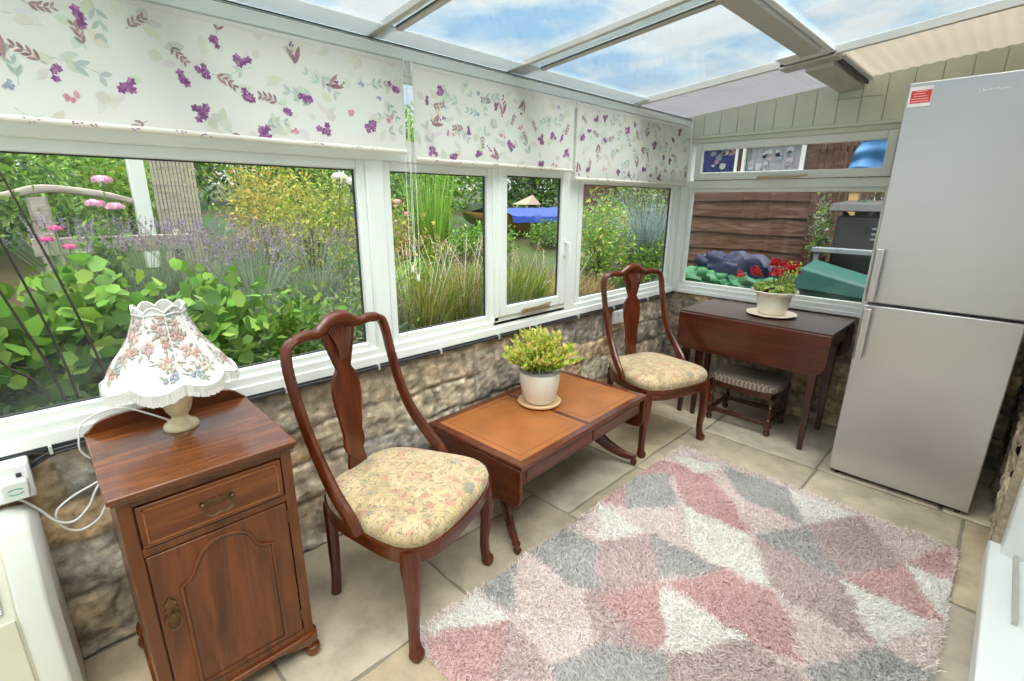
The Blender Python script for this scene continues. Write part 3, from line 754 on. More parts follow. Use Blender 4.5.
# ---------------------------------------------------------------- table lamp
def lamp():
    t = thing('table_lamp', 'cream onyx table lamp with a fringed floral fabric shade, standing on the walnut cabinet', 'lamp', (-1.702, .246, .795))
    MB().lathe([(.047, 0), (.048, .007), (.045, .014), (.032, .022), (.024, .030), (.022, .038), (.027, .046), (.035, .060), (.041, .082), (.043, .104), (.044, .124), (.040, .136), (.030, .144), (.016, .150), (.014, .165)], n=32).build('base', 'onyx', t, smooth=True)
    MB().lathe([(.008, .160), (.008, .25), (.013, .252), (.013, .30), (.009, .305)], n=16).build('bulb_holder', 'cream_plastic', t, smooth=True)
    # bell shade, eight scalloped bays
    N = 96; NS = 8
    prof = [(0, .372, .064), (.12, .360, .066), (.25, .334, .073), (.42, .296, .088), (.58, .262, .109), (.74, .228, .133), (.88, .198, .153), (1.0, .176, .166)]
    rnd = random.Random(4)
    def R(a, i):
        tt, z, r = prof[i]; ph = (a*NS/(2*PI)) % 1.0
        lobe = abs(sin(PI*ph))
        r2 = r*(1-.045+.075*lobe*(.3+.7*tt))
        dz = 0
        if i == 0: dz = .016*(lobe-.6)+.008
        elif i == len(prof)-1: dz = -.018*lobe+.006
        elif i == len(prof)-2: dz = -.012*lobe+.003
        return r2, z+dz
    def surf(a, s):   # a angle, s in 0..1 along profile
        x = s*(len(prof)-1); i = min(int(x), len(prof)-2); k = x-i
        p, q = R(a, i), R(a, i+1)
        return p[0]*(1-k)+q[0]*k, p[1]*(1-k)+q[1]*k
    b = MB(); vs = []
    M = 22
    for j in range(M):
        for k in range(N):
            r, z = surf(2*PI*k/N, j/(M-1)); a = 2*PI*k/N
            vs.append((r*cos(a), r*sin(a), z))
    fs = [(j*N+k, j*N+(k+1) % N, (j+1)*N+(k+1) % N, (j+1)*N+k) for j in range(M-1) for k in range(N)]
    b.add(vs, fs, 0, (.90, .88, .84))
    # printed roses and leaves lying in the cloth
    pal = [(.78, .50, .44), (.80, .60, .52), (.52, .55, .50), (.48, .50, .42), (.72, .66, .58), (.85, .72, .66), (.55, .60, .62), (.62, .52, .42)]
    def blot(a0, s0, w, h, rot, col):
        vs = []; c0 = None
        for q in range(9):
            if q == 8: du = dv = 0
            else: du = w*cos(q*PI/4)*(1+.25*sin(3*q+a0*9)); dv = h*sin(q*PI/4)*(1+.25*cos(5*q+s0*7))
            u = du*cos(rot)-dv*sin(rot); v = du*sin(rot)+dv*cos(rot)
            r0, z0 = surf(a0, min(.97, max(.03, s0)))
            a = a0+u/max(r0, .05); s = min(.99, max(.02, s0+v/.25))
            r, z = surf(a, s); r += .0009+BL[0]
            vs.append((r*cos(a), r*sin(a), z))
        b.add(vs, [(8, q, (q+1) % 8) for q in range(8)], 0, col)
        BL[0] += .0000015
    BL = [0]
    for bay in range(8):
        for k in range(8):
            a0 = (bay+rnd.uniform(.1, .9))*2*PI/8; s0 = .10+.74*(k+rnd.random())/8; c = rnd.choice(pal[:2]+pal[5:7])
            big = rnd.uniform(.010, .015)
            for q in range(6):
                w = q*PI/3+rnd.random(); blot(a0+.8*big*cos(w)/.09, s0+.8*big*sin(w)/.25, big*.55, big*.5, rnd.random()*3, tuple(x*rnd.uniform(.85, 1.1) for x in c))
            blot(a0, s0, big*.5, big*.5, 0, tuple(x*.82 for x in c))
            for q in range(7):
                w = rnd.uniform(0, 6.28); dd = big*rnd.uniform(1.2, 2.4)
                blot(a0+dd*cos(w)/.09, s0+dd*sin(w)/.25, rnd.uniform(.005, .010), rnd.uniform(.0022, .004), w, rnd.choice(pal[2:5]+pal[7:]))
    sh = b.build('lamp_shade', 'lampshade', t, smooth=True)
    so = sh.modifiers.new('solid', 'SOLIDIFY'); so.thickness = .0012; so.offset = -1
    # braid at the rims and along the ribs
    b = MB()
    ring = lambda s, off: [(lambda r, z: ((r+off)*cos(a), (r+off)*sin(a), z))(*surf(a, s)) for a in [2*PI*k/N for k in range(N+1)]]
    b.tube(ring(0, .001), .0035, 6, cap=False); b.tube(ring(.10, .001), .002, 6, cap=False); b.tube(ring(.985, .002), .0035, 6, cap=False)
    for k in range(NS):
        a = 2*PI*k/NS; b.tube([((surf(a, s)[0]+.001)*cos(a), (surf(a, s)[0]+.001)*sin(a), surf(a, s)[1]) for s in np.linspace(0, 1, 14)], .0018, 6)
    b.build('braid', 'cord_white', sh, smooth=True)
    b = MB(); F = 300
    for k in range(F):
        a = 2*PI*k/F; r, z = surf(a, 1.0); l = .030+rnd.uniform(-.002, .002); w = .0021; tx, ty = -sin(a), cos(a)
        r2 = r+.002+rnd.uniform(-.002, .002)
        pts = [((r+.003)*cos(a), (r+.003)*sin(a), z), (r2*cos(a), r2*sin(a), z-l*.5), ((r2+.001)*cos(a), (r2+.001)*sin(a), z-l)]
        vs = []
        for p in pts: vs += [(p[0]-tx*w, p[1]-ty*w, p[2]), (p[0]+tx*w, p[1]+ty*w, p[2]), (p[0]+cos(a)*.0014, p[1]+sin(a)*.0014, p[2])]
        b.add(vs, [(0, 1, 4, 3), (3, 4, 7, 6), (1, 2, 5, 4), (4, 5, 8, 7), (2, 0, 3, 5), (5, 3, 6, 8)], 0, (.92, .91, .88))
    b.build('fringe', 'lampshade', sh)
    b = MB(); b.tube([(-.040, -.02, .010), (-.085, -.06, .030), (-.118, -.12, .060), (-.122, -.175, .062), (-.128, -.222, .035), (-.132, -.236, -.01), (-.136, -.238, -.05), (-.142, -.215, -.09), (-.144, -.17, -.12)], .0028, 8, smooth_pts=6)
    b.build('power_cord', 'cord_white', t, smooth=True)
lamp()

# ---------------------------------------------------------------- wall socket, plug, loose white cable, black cable under the sill
t = thing('wall_socket', 'white double socket box on the stone wall beneath the sill', 'socket', (XL+.012, -.19, .705))
MB().box((-.01, -.085, -.055), (.045, .085, .058)).build('back_box', 'white_plastic', t, bevel=.006, segs=3)
MB().box((.045, -.080, -.050), (.051, .080, .053)).build('face_plate', 'white_plastic', t, bevel=.003)
MB().box((.051, .055, .020), (.056, .066, .031)).build('switch', 'dark_gasket', t, bevel=.001)
t = thing('power_plug', 'cream plug with a green mark, pushed into the socket box', 'plug', (XL+.064, -.142, .695))
MB().prism([(-.026, -.028), (.026, -.028), (.028, .020), (.020, .028), (-.020, .028), (-.028, .020)], -.001, .030, 'x').build('plug_body', 'cream_plastic', t, bevel=.004)
b = MB()
b.prism([(.017*cos(a), .002+.008*sin(a)) for a in np.linspace(.15, PI-.15, 8)]+[(.011*cos(a), .002+.004*sin(a)) for a in np.linspace(PI-.3, .3, 8)], .029, .0305, 'x')
b.prism([(.017*cos(a), -.003+.008*sin(a)) for a in np.linspace(-.15, -PI+.15, 8)]+[(.011*cos(a), -.003+.004*sin(a)) for a in np.linspace(-PI+.3, -.3, 8)], .029, .0305, 'x')
b.build('green_mark', 'green_mark', t)
b = MB(); X = -1.83
b.tube([(-1.800, -.142, .668), (X+.01, -.132, .645), (X, -.110, .602), (X, -.081, .548), (X, -.045, .533), (X, -.006, .566), (X, .011, .599), (X, .030, .628), (X, .050, .640)], .0032, 8, smooth_pts=6)
b.tube([(X-.009, .052, .648), (X-.009, .026, .632), (X-.009, -.038, .608), (X-.009, -.078, .576), (X-.009, -.076, .526), (X-.009, -.041, .492), (X-.009, .004, .506), (X-.009, .028, .538), (X-.009, .045, .575)], .0032, 8, smooth_pts=6)
tag(b.build('lamp_cable', 'cord_white', None, smooth=True), 'loose white cable looped on the stone between plug and cabinet', 'cable')
b = MB()
for k in (0, .010):
    b.tube([(XL+.022, -.12, .725-k), (XL+.024, -.085, .745-k), (XL+.024, -.05, .758-k), (XL+.024, .0, .762-k), (XL+.022, .5, .765-k*.5), (XL+.022, 1.2, .764-k*.5), (XL+.022, 2.2, .765-k*.5), (XL+.022, 3.1, .764-k*.5), (XL+.022, 3.66, .765-k*.5)], .0045, 6, smooth_pts=3)
bc = tag(b.build('sill_cable', 'black_cable', None, smooth=True), 'thin black cable clipped along under the long white sill', 'cable')
b = MB()
for y in (-.055, .62, 1.02, 1.36, 1.75, 2.05, 2.45, 2.85, 3.3): b.box((XL+.012, y-.004, .752), (XL+.031, y+.004, .776))
b.build('cable_clip', 'grille_grey', bc)['kind'] = 'stuff'
t = thing('socket_outlet', 'white socket plate low on the stone wall behind the farther dining chair', 'socket', (XL+.02, 2.93, .690))
MB().box((-.01, -.075, -.045), (.02, .075, .045)).build('face_plate', 'white_plastic', t, bevel=.004)
for y in (-.035, .035): MB().box((.020, y-.008, .014), (.023, y+.008, .026)).build('switch', 'grille_grey', t)

# ---------------------------------------------------------------- storage heater, bottom left
def heater():
    y1 = -.115; y0 = -.95
    t = thing('storage_heater', 'cream storage heater with sloping top grille, standing left of the walnut cabinet', 'heater', (XL+.03, y1, 0))
    pr = [(0, .02), (0, .632), (.075, .632), (.140, .624), (.235, .44), (.240, .02)]
    MB().prism([(p, q) for p, q in pr], y0-y1, -.075, 'y').build('casing', 'cream_panel', t, bevel=.006)
    # rounded end cap
    b = MB(); vs = []; m = len(pr)
    for d, sc in ((-.078, 0), (-.055, 0), (-.020, .008), (0, .035)):
        for p, q in pr:
            vs.append((min(p, .246-sc) if p > .2 else p*(1-sc*1.5), d, q-(sc if q > .1 else 0)))
    fs = [tuple(range(m-1, -1, -1)), tuple(3*m+k for k in range(m))]+[(i*m+k, i*m+(k+1) % m, (i+1)*m+(k+1) % m, (i+1)*m+k) for i in range(3) for k in range(m)]
    b.add(vs, fs).build('end_cap', 'cream_plastic', t, bevel=.006, segs=3)
    b = MB(); b.hexa([(.145, y0-y1+.06, .616), (.233, y0-y1+.06, .448), (.233, -.10, .448), (.145, -.10, .616)], [(.150, y0-y1+.06, .620), (.238, y0-y1+.06, .452), (.238, -.10, .452), (.150, -.10, .620)])
    g = b.build('grille', 'grille_grey', t)
    b = MB()
    for k in range(26):
        u = (k+.5)/26; x = .148+(.235-.148)*u; z = .618+(.450-.618)*u
        b.box((x, y0-y1+.06, z), (x+.005, -.10, z+.003))
    b.build('slat_pattern', 'cream_plastic', g)
    MB().box((.236, y0-y1, .03), (.243, -.083, .425)).build('front_panel', 'cream_panel', t, bevel=.002)
    MB().box((.02, y0-y1+.02, 0), (.22, -.03, .024)).build('plinth', 'dark_gasket', t)
heater()

# ---------------------------------------------------------------- coffee table (leather topped, drop ends)
def coffee():
    c = Vector((-1.533, 1.775, 0)); rz = math.atan2(.052, 1.059)   # long side along local y
    t = thing('coffee_table', 'low mahogany table with tan leather inset top, drop ends and splayed legs', 'coffee table', c, rz)
    hx, hy, zt = .303, .530, .442
    b = MB(); b.box((-hx, -hy, zt-.020), (hx, hy, zt-.003)); b.box((-hx+.007, -hy+.007, zt-.028), (hx-.007, hy-.007, zt-.02)); 
    for lo, hi in (((-hx+.003, -hy+.003), (hx-.003, -hy+.040)), ((-hx+.003, hy-.040), (hx-.003, hy-.003)), ((-hx+.003, -hy+.04), (-hx+.040, hy-.04)), ((hx-.040, -hy+.04), (hx-.003, hy-.04)), ((-hx+.04, -.014), (hx-.04, .014))):
        b.box((lo[0], lo[1], zt-.003), (hi[0], hi[1], zt))
    b.build('top', 'mahogany_y', t, bevel=.004, segs=3)
    for s in (-1, 1):
        y0, y1 = sorted((s*.014, s*(hy-.040)))
        lp = MB().box((-hx+.040, y0, zt-.0032), (hx-.040, y1, zt-.0008)).build('leather_panel', 'leather', t)
        b = MB(); i = .030; z0, z1 = zt-.0008, zt-.0004; w = .0028
        xa, xb, ya, yb = -hx+.04+i, hx-.04-i, y0+i, y1-i
        for lo, hi in (((xa, ya), (xb, ya+w)), ((xa, yb-w), (xb, yb)), ((xa, ya), (xa+w, yb)), ((xb-w, ya), (xb, yb))): b.box((*lo, z0), (*hi, z1))
        b.build('tooled_border', 'leather_tooling', lp)
    b = MB(); b.box((-hx+.022, -hy+.035, zt-.105), (hx-.022, hy-.035, zt-.028)); b.build('frieze', 'mahogany_y', t, bevel=.002)
    for fx in (1, -1):
        for s in (-1, 1):
            y0, y1 = sorted((s*.020, s*(hy-.050))); x = fx*(hx-.022)
            d = MB().box((x-fx*.01, y0, zt-.098), (x+fx*.004, y1, zt-.034)).build('drawer', 'mahogany_y', t, bevel=.002)
            b = MB(); xx = x+fx*.004; w = .0025
            for lo, hi in (((y0+.005, zt-.093), (y1-.005, zt-.0905)), ((y0+.005, zt-.0415), (y1-.005, zt-.039)), ((y0+.005, zt-.093), (y0+.0075, zt-.039)), ((y1-.0075, zt-.093), (y1-.005, zt-.039))):
                b.box((xx, lo[0], lo[1]), (xx+fx*.001, hi[0], hi[1]))
            b.build('cock_bead', 'panel_line', d)
    for s in (-1, 1):   # drop ends with rounded lower corners
        w = hx-.006; zb = zt-.205; r = .05
        poly = [(-w, zt-.022)]+[(-w, zb+r)]+[(-w+r-r*cos(a), zb+r-r*sin(a)) for a in np.linspace(0, PI/2, 8)][1:]+[(w-r+r*sin(a), zb+r-r*cos(a)) for a in np.linspace(0, PI/2, 8)]+[(w, zt-.022)]
        y = s*(hy-.016); MB().prism(poly, y, y+s*.017, 'y').build('drop_leaf', 'mahogany_x', t, bevel=.004)
    for s in (-1, 1):   # end supports: turned column on a block, two sabre legs each
        y = s*.36
        b = MB(); b.box((-.10, y-.03, .300), (.10, y+.03, .338)); b.box((-.05, y-.035, .155), (.05, y+.035, .215))
        b.lathe([(.022, .212), (.034, .222), (.022, .236), (.018, .258), (.030, .280), (.024, .292), (.034, .302)], (-.0, y, 0), 20)
        b.build('column', 'mahogany', t, bevel=.003, smooth=True)
        for fx in (-1, 1):
            yo = s*.150
            pts = [(fx*.035, y, .185), (fx*.080, y+yo*.24, .160), (fx*.140, y+yo*.50, .105), (fx*.205, y+yo*.78, .062), (fx*.262, y+yo, .046)]
            lg = MB().tube(pts, [.034, .034, .029, .024, .018], 10, smooth_pts=6, sq=(1.1, .8), up=(0, 0, 1)).build('leg', 'mahogany_x', t, smooth=True)
            b = MB(); q = (fx*.262, y+yo, 0)
            b.tube([(q[0]-fx*.012, q[1], .046), (q[0]+fx*.010, q[1], .046)], [.017, .015], 12)
            b.tube([(q[0]+fx*.004, q[1]-.009, .017), (q[0]+fx*.004, q[1]+.009, .017)], .017, 16)
            b.tube([(q[0]+fx*.004, q[1], .048), (q[0]+fx*.004, q[1], .030)], .007, 8)
            b.build('caster', 'brass_old' if False else 'mahogany', lg, smooth=True)
    MB().tube([(0, -.34, .185), (0, .34, .185)], .018, 12, sq=(1, .7)).build('stretcher', 'mahogany_y', t, smooth=True)
coffee()

# ---------------------------------------------------------------- drop leaf table at the end wall
def droptable():
    X0, X1, Y0, Y1, Z = -1.520, -.598, 3.150, 3.700, .766
    t = thing('drop_leaf_table', 'dark mahogany drop leaf table with leaves folded down, against the end wall under the window', 'table', (X0, Y0, 0))
    q = lambda x, y, z: (x-X0, y-Y0, z)
    MB().box(q(X0, Y0, Z-.018), q(X1, Y1, Z)).build('top', 'table_dark', t, bevel=.005, segs=3)
    b = MB(); b.box(q(X0+.03, Y0+.030, Z-.13), q(X1-.03, Y1-.030, Z-.018)); b.build('frieze', 'leaf_wood', t, bevel=.003)
    W = X1-X0; zb = Z-.262; r = .075
    poly = [(.003, Z-.012), (.003, zb+r)]+[(.003+r-r*cos(a), zb+r-r*sin(a)) for a in np.linspace(0, PI/2, 9)][1:]+[(W-.003-r+r*sin(a), zb+r-r*cos(a)) for a in np.linspace(0, PI/2, 9)]+[(W-.003, Z-.012)]
    for y in (-.014, Y1-Y0-.004):
        MB().prism(poly, y, y+.017, 'y').build('drop_leaf', 'leaf_wood', t, bevel=.004)
    for x, y in ((-1.475, 3.217), (-.673, 3.207), (-.674, 3.606), (-1.475, 3.610), (-1.385, 3.235)):
        c = q(x, y, 0)
        b = MB(); b.tube([(c[0], c[1], Z-.02), (c[0], c[1], Z-.14), (c[0], c[1], .03), (c[0], c[1], 0)], [.034, .034, .020, .019], 4, square=False, up=(1, 1, 0))
        b.build('leg', 'dark_leg', t, bevel=.002)
    b = MB(); b.box(q(-1.37, 3.228, .56), q(-.80, 3.242, .62)); b.build('gate_rail', 'dark_leg', t)
droptable()

# ---------------------------------------------------------------- stool under the table
def stool():
    t = thing('footstool', 'low wooden stool with lattice patterned pad, tucked under the drop leaf table', 'stool', (-1.075, 3.385, 0))
    hx, hy = .213, .160
    b = MB(); vs = []; n = 40
    def outl(g): return [((hx+g)*np.sign(cos(a))*abs(cos(a))**.35, (hy+g)*np.sign(sin(a))*abs(sin(a))**.35) for a in [2*PI*(k+.5)/n for k in range(n)]]
    prof = [(0, .295), (.004, .310), (.002, .330), (-.006, .344), (-.022, .350), (-.08, .353)]
    for g, z in prof: vs += [(x, y, z) for x, y in outl(g)]
    fs = [(i*n+k, i*n+(k+1) % n, (i+1)*n+(k+1) % n, (i+1)*n+k) for i in range(len(prof)-1) for k in range(n)]+[tuple(range(n-1, -1, -1)), tuple((len(prof)-1)*n+k for k in range(n))]
    b.add(vs, fs).build('seat_pad', 'lattice_cloth', t, smooth=True)
    b = MB(); b.box((-hx, -hy, .255), (hx, -hy+.022, .297)); b.box((-hx, hy-.022, .255), (hx, hy, .297)); b.box((-hx, -hy, .255), (-hx+.022, hy, .297)); b.box((hx-.022, -hy, .255), (hx, hy, .297)); b.box((-hx+.01, -hy+.01, .287), (hx-.01, hy-.01, .296))
    b.build('seat_frame', 'dark_leg', t, bevel=.003)
    for sx in (-1, 1):
        for sy in (-1, 1):
            x, y = sx*(hx-.020), sy*(hy-.020)
            b = MB(); b.box((x-.019, y-.019, .235), (x+.019, y+.019, .290)); b.box((x-.019, y-.019, .055), (x+.019, y+.019, .105))
            b.lathe([(.015, .103), (.021, .112), (.012, .120), (.020, .150), (.013, .180), (.012, .190), (.020, .198), (.012, .206), (.019, .225), (.015, .237)], (x, y, 0), 16)
            b.lathe([(.011, 0), (.019, .008), (.021, .022), (.014, .038), (.012, .045), (.018, .056)], (x, y, 0), 16)
            b.build('leg', 'dark_leg', t, smooth=True, bevel=.002)
    for y in (-hy+.02, hy-.02): MB().box((-hx+.03, y-.011, .066), (hx-.03, y+.011, .096)).build('stretcher', 'dark_leg', t, bevel=.004)
    for x in (-hx+.02, hx-.02): MB().box((x-.011, -hy+.03, .066), (x+.011, hy-.03, .096)).build('stretcher', 'dark_leg', t, bevel=.004)
stool()

# ---------------------------------------------------------------- fridge freezer
def fridge():
    X0, X1, YF = -.478, .120, 3.043
    t = thing('fridge_freezer', 'tall brushed steel fridge freezer with red label, right of the drop leaf table', 'fridge', (X0, YF, 0))
    W = X1-X0
    MB().box((.004, .062, .03), (W-.004, .645, 1.995)).build('body', 'steel_side', t, bevel=.004)
    up = MB().box((0, 0, .990), (W, .058, 2.012)).build('door', 'brushed_steel', t, bevel=.006, segs=3); up['label'] = 'upper fridge door'
    lo = MB().box((0, 0, .022), (W, .058, .976)).build('door', 'brushed_steel', t, bevel=.006, segs=3); lo['label'] = 'lower freezer door'
    for d, z0, z1 in ((up, 1.000, 1.262), (lo, .690, .962)):
        b = MB(); b.box((.012, -.046, z0), (.048, -.036, z1)); b.box((.012, -.046, z0), (.020, -.0, z1))
        b.build('handle', 'handle_steel', d, bevel=.003)
    st = MB().box((.008, -.0010, 1.908), (.090, .0, 1.992)).box((.014, -.0016, 1.922), (.088, -.0008, 1.976), 1)
    for k, (a, c) in enumerate(((.030, .070), (.022, .066), (.026, .074), (.018, .080), (.016, .082))):
        st.box((a, -.0021, 1.970-k*.0105), (c, -.0015, 1.9735-k*.0105), 2)
    st.build('warning_sticker', ['label_white', 'red_label', 'label_text'], up)
    b = MB(); x = .236
    b.tube([(x+.004, -.0012, 1.945), (x+.0041, -.0012, 1.9451)], .006, 10)
    b.tube([(x+.011, -.001, 1.938), (x+.016, -.001, 1.946), (x+.011, -.001, 1.955)], .0012, 6)
    for k, (a, c) in enumerate(((.022, .033), (.036, .043), (.046, .052), (.055, .062), (.066, .070), (.073, .082), (.086, .092), (.095, .104))):
        b.box((x+a, -.0012, 1.945), (x+c, .0, 1.949 if k % 2 else 1.952)); b.box((x+a, -.0012, 1.945), (x+a+.0015, .0, 1.955))
    b.build('maker_lettering', 'logo_white', up)
    MB().box((.01, .03, .004), (W-.01, .60, .040)).build('plinth', 'dark_gasket', t)
    for x in (.04, W-.04): MB().lathe([(.012, 0), (.012, .012), (.008, .022)], (x, .030, 0), 14).build('foot', 'black_rubber', t)
fridge()

# ---------------------------------------------------------------- rug
RUGP = [('M',[(-1.033,1.56),(-0.876,1.811),(-0.555,1.283),(-0.618,1.053),(-0.753,0.915),(-0.836,1.213)]),('P',[(-1.167,0.742),(-0.998,1.0),(-0.835,0.932),(-0.874,0.791),(-0.995,0.668)]),('M',[(-0.998,1.0),(-0.771,0.966),(-0.753,0.915),(-0.874,0.791)]),('G',[(-1.191,1.016),(-1.202,1.237),(-1.025,1.02)]),('B',[(-1.211,1.239),(-1.18,1.379),(-0.821,1.229),(-0.713,1.155),(-0.771,0.966),(-1.012,1.013)]),('G',[(-1.201,1.303),(-1.209,1.561),(-1.012,1.553),(-0.866,1.329),(-0.952,1.285)]),('W',[(-1.167,0.742),(-1.184,1.01),(-0.998,1.0)]),('B',[(-1.223,1.579),(-1.2,1.841),(-0.867,2.157),(-0.684,1.835),(-0.89,1.809),(-1.033,1.56)]),('W',[(-1.041,1.58),(-1.199,1.813),(-0.896,1.803)]),('P',[(-1.2,1.841),(-1.236,2.097),(-1.26,2.353),(-1.16,2.457),(-1.058,2.37),(-1.076,1.882)]),('P',[(-0.84,1.333),(-0.712,1.555),(-0.551,1.294),(-0.611,1.26)]),('G',[(-0.885,1.801),(-0.561,1.806),(-0.722,1.563)]),('W',[(-0.704,1.54),(-0.376,1.536),(-0.542,1.28)]),('P',[(-0.69,1.578),(-0.561,1.806),(-0.394,1.823),(-0.3,1.764),(-0.203,1.563),(-0.33,1.542),(-0.376,1.536)]),('G',[(-1.236,2.097),(-1.094,2.333),(-0.906,2.08),(-1.07,1.874)]),('W',[(-0.905,2.117),(-0.565,2.102),(-0.392,1.83),(-0.703,1.816)]),('P',[(-1.16,2.457),(-0.951,2.482),(-0.804,2.376),(-0.56,2.125),(-0.894,2.114)]),('W',[(-1.163,2.536),(-0.946,2.63),(-0.905,2.576),(-0.999,2.432)]),('B',[(-0.809,2.387),(-0.441,2.374),(-0.56,2.125)]),('G',[(-0.925,2.623),(-0.578,2.652),(-0.411,2.379),(-0.711,2.378)]),('W',[(-0.565,2.64),(-0.267,2.648),(-0.411,2.379)]),('G',[(-0.56,2.125),(-0.411,2.379),(-0.31,2.306),(-0.206,2.094)]),('M',[(-0.547,2.127),(-0.205,2.09),(-0.045,1.823),(-0.383,1.825)]),('M',[(-0.411,2.379),(-0.258,2.651),(-0.04,2.403),(-0.206,2.094)]),('B',[(-0.258,2.651),(0.089,2.689),(-0.05,2.398)]),('P',[(-0.05,2.398),(0.089,2.689),(0.109,2.399)]),('W',[(-0.049,2.389),(0.108,2.408),(0.107,2.124)]),('P',[(-0.206,2.094),(-0.049,2.394),(0.107,2.12),(0.035,2.1)]),('W',[(-0.205,2.09),(0.074,2.09),(-0.048,1.82)]),('B',[(-0.392,1.83),(-0.045,1.823),(-0.2,1.551),(-0.3,1.764)]),('B',[(-0.046,1.829),(0.107,2.127),(0.126,1.84)]),('G',[(-0.19,1.546),(-0.033,1.835),(0.126,1.84),(0.017,1.614),(-0.111,1.47)]),('M',[(-0.538,1.274),(-0.374,1.53),(-0.2,1.52),(-0.111,1.47),(-0.221,1.28),(-0.448,1.125)]),('G',[(-0.771,0.966),(-0.699,1.17),(-0.54,1.272),(-0.448,1.125),(-0.68,0.888)])]
def rug():
    X0, X1, Y0, Y1 = -1.195, .112, .705, 2.690
    t = thing('rug', 'shaggy pink, grey and cream triangle patterned rug on the stone floor', 'rug', (X0, Y0, 0))
    colr = {'W': (.91, .86, .81), 'P': (.69, .46, .435), 'G': (.50, .475, .46), 'M': (.60, .48, .46), 'B': (.84, .68, .65)}
    alt = {'W': (.95, .93, .87), 'P': (.82, .54, .52), 'G': (.62, .59, .57), 'M': (.76, .58, .56), 'B': (.90, .80, .76)}
    far = [('P', [(-.9, .70), (-.60, .70), (-.66, .88)]), ('W', [(-.60, .70), (-.15, .70), (-.44, 1.12)]), ('G', [(-.15, .70), (.12, .7), (.12, 1.1), (-.12, 1.05)]), ('B', [(-.44, 1.12), (-.15, .75), (-.10, 1.45)]), ('P', [(-.12, 1.05), (.12, 1.1), (.12, 1.55), (-.08, 1.45)])]
    P = far+RUGP
    rs = np.random.RandomState(7)
    def classify(x, y):
        lab = np.full(len(x), 'B')
        xw = x+.006*np.sin(y*40)+rs.normal(0, .006, len(x)); yw = y+.006*np.sin(x*37)+rs.normal(0, .006, len(x))
        for c, pl in P:
            ins = np.zeros(len(x), bool); n = len(pl); j = n-1
            for i in range(n):
                xi, yi = pl[i]; xj, yj = pl[j]
                cr = ((yi > yw) != (yj > yw)) & (xw < (xj-xi)*(yw-yi)/((yj-yi) or 1e-9)+xi)
                ins ^= cr; j = i
            lab[ins] = c
        A = np.array([colr[c] for c in lab]); B = np.array([alt[c] for c in lab])
        k = rs.rand(len(x), 1)
        return A*(1-k)+B*k
    step = .0065
    nx = int((X1-X0)/step); ny = int((Y1-Y0)/step)
    XX, YY = np.meshgrid(np.linspace(X0, X1, nx), np.linspace(Y0, Y1, ny), indexing='ij')
    x, y = XX.ravel(), YY.ravel()
    e = np.minimum(np.minimum(x-X0, X1-x), np.minimum(y-Y0, Y1-y)); z = .012*np.clip(e/.015, 0.05, 1)+rs.uniform(-.003, .003, len(x))
    wob = .004*np.sin(y*11)+.003*np.sin(y*31)
    V = np.stack([x-X0+wob*(np.abs(x-X0) < .05), y-Y0, z], 1)
    raw_mesh('backing', V, grid_faces(nx, ny), classify(x, y)*.8, 'pile', t)
    # twisted tufts
    N = 95000
    x = rs.uniform(X0, X1, N); y = rs.uniform(Y0, Y1, N); C = classify(x, y)
    a = rs.uniform(0, 2*PI, N); fx = .55*np.sin(x*9+y*4)+.5*np.sin(y*13-x*5)+rs.normal(0, .9, N); fy = .5*np.sin(x*7-y*8+1)+rs.normal(0, .9, N)
    L = rs.uniform(.012, .020, N); w = rs.uniform(.0014, .0024, N)
    dx, dy = fx*.006, fy*.006
    ca, sa = np.cos(a)*w, np.sin(a)*w
    x0, y0 = x-X0, y-Y0; z0 = np.full(N, .006)
    pts = [np.stack([x0-ca, y0-sa, z0], 1), np.stack([x0+ca, y0+sa, z0], 1), np.stack([x0+ca+dx*.6, y0+sa+dy*.6, z0+L*.7], 1), np.stack([x0-ca+dx*.6, y0-sa+dy*.6, z0+L*.7], 1), np.stack([x0+ca*.6+dx*1.6, y0+sa*.6+dy*1.6, z0+L], 1), np.stack([x0-ca*.6+dx*1.6, y0-sa*.6+dy*1.6, z0+L], 1)]
    V = np.stack(pts, 1).reshape(-1, 3); o = np.arange(N)[:, None]*6
    F = np.vstack([o+np.array([[0, 1, 2, 3]]), o+np.array([[3, 2, 4, 5]])])
    Cc = np.repeat(C, 6, 0)
    p = raw_mesh('pile', V, F, Cc, 'pile', t); p['kind'] = 'stuff'
rug()
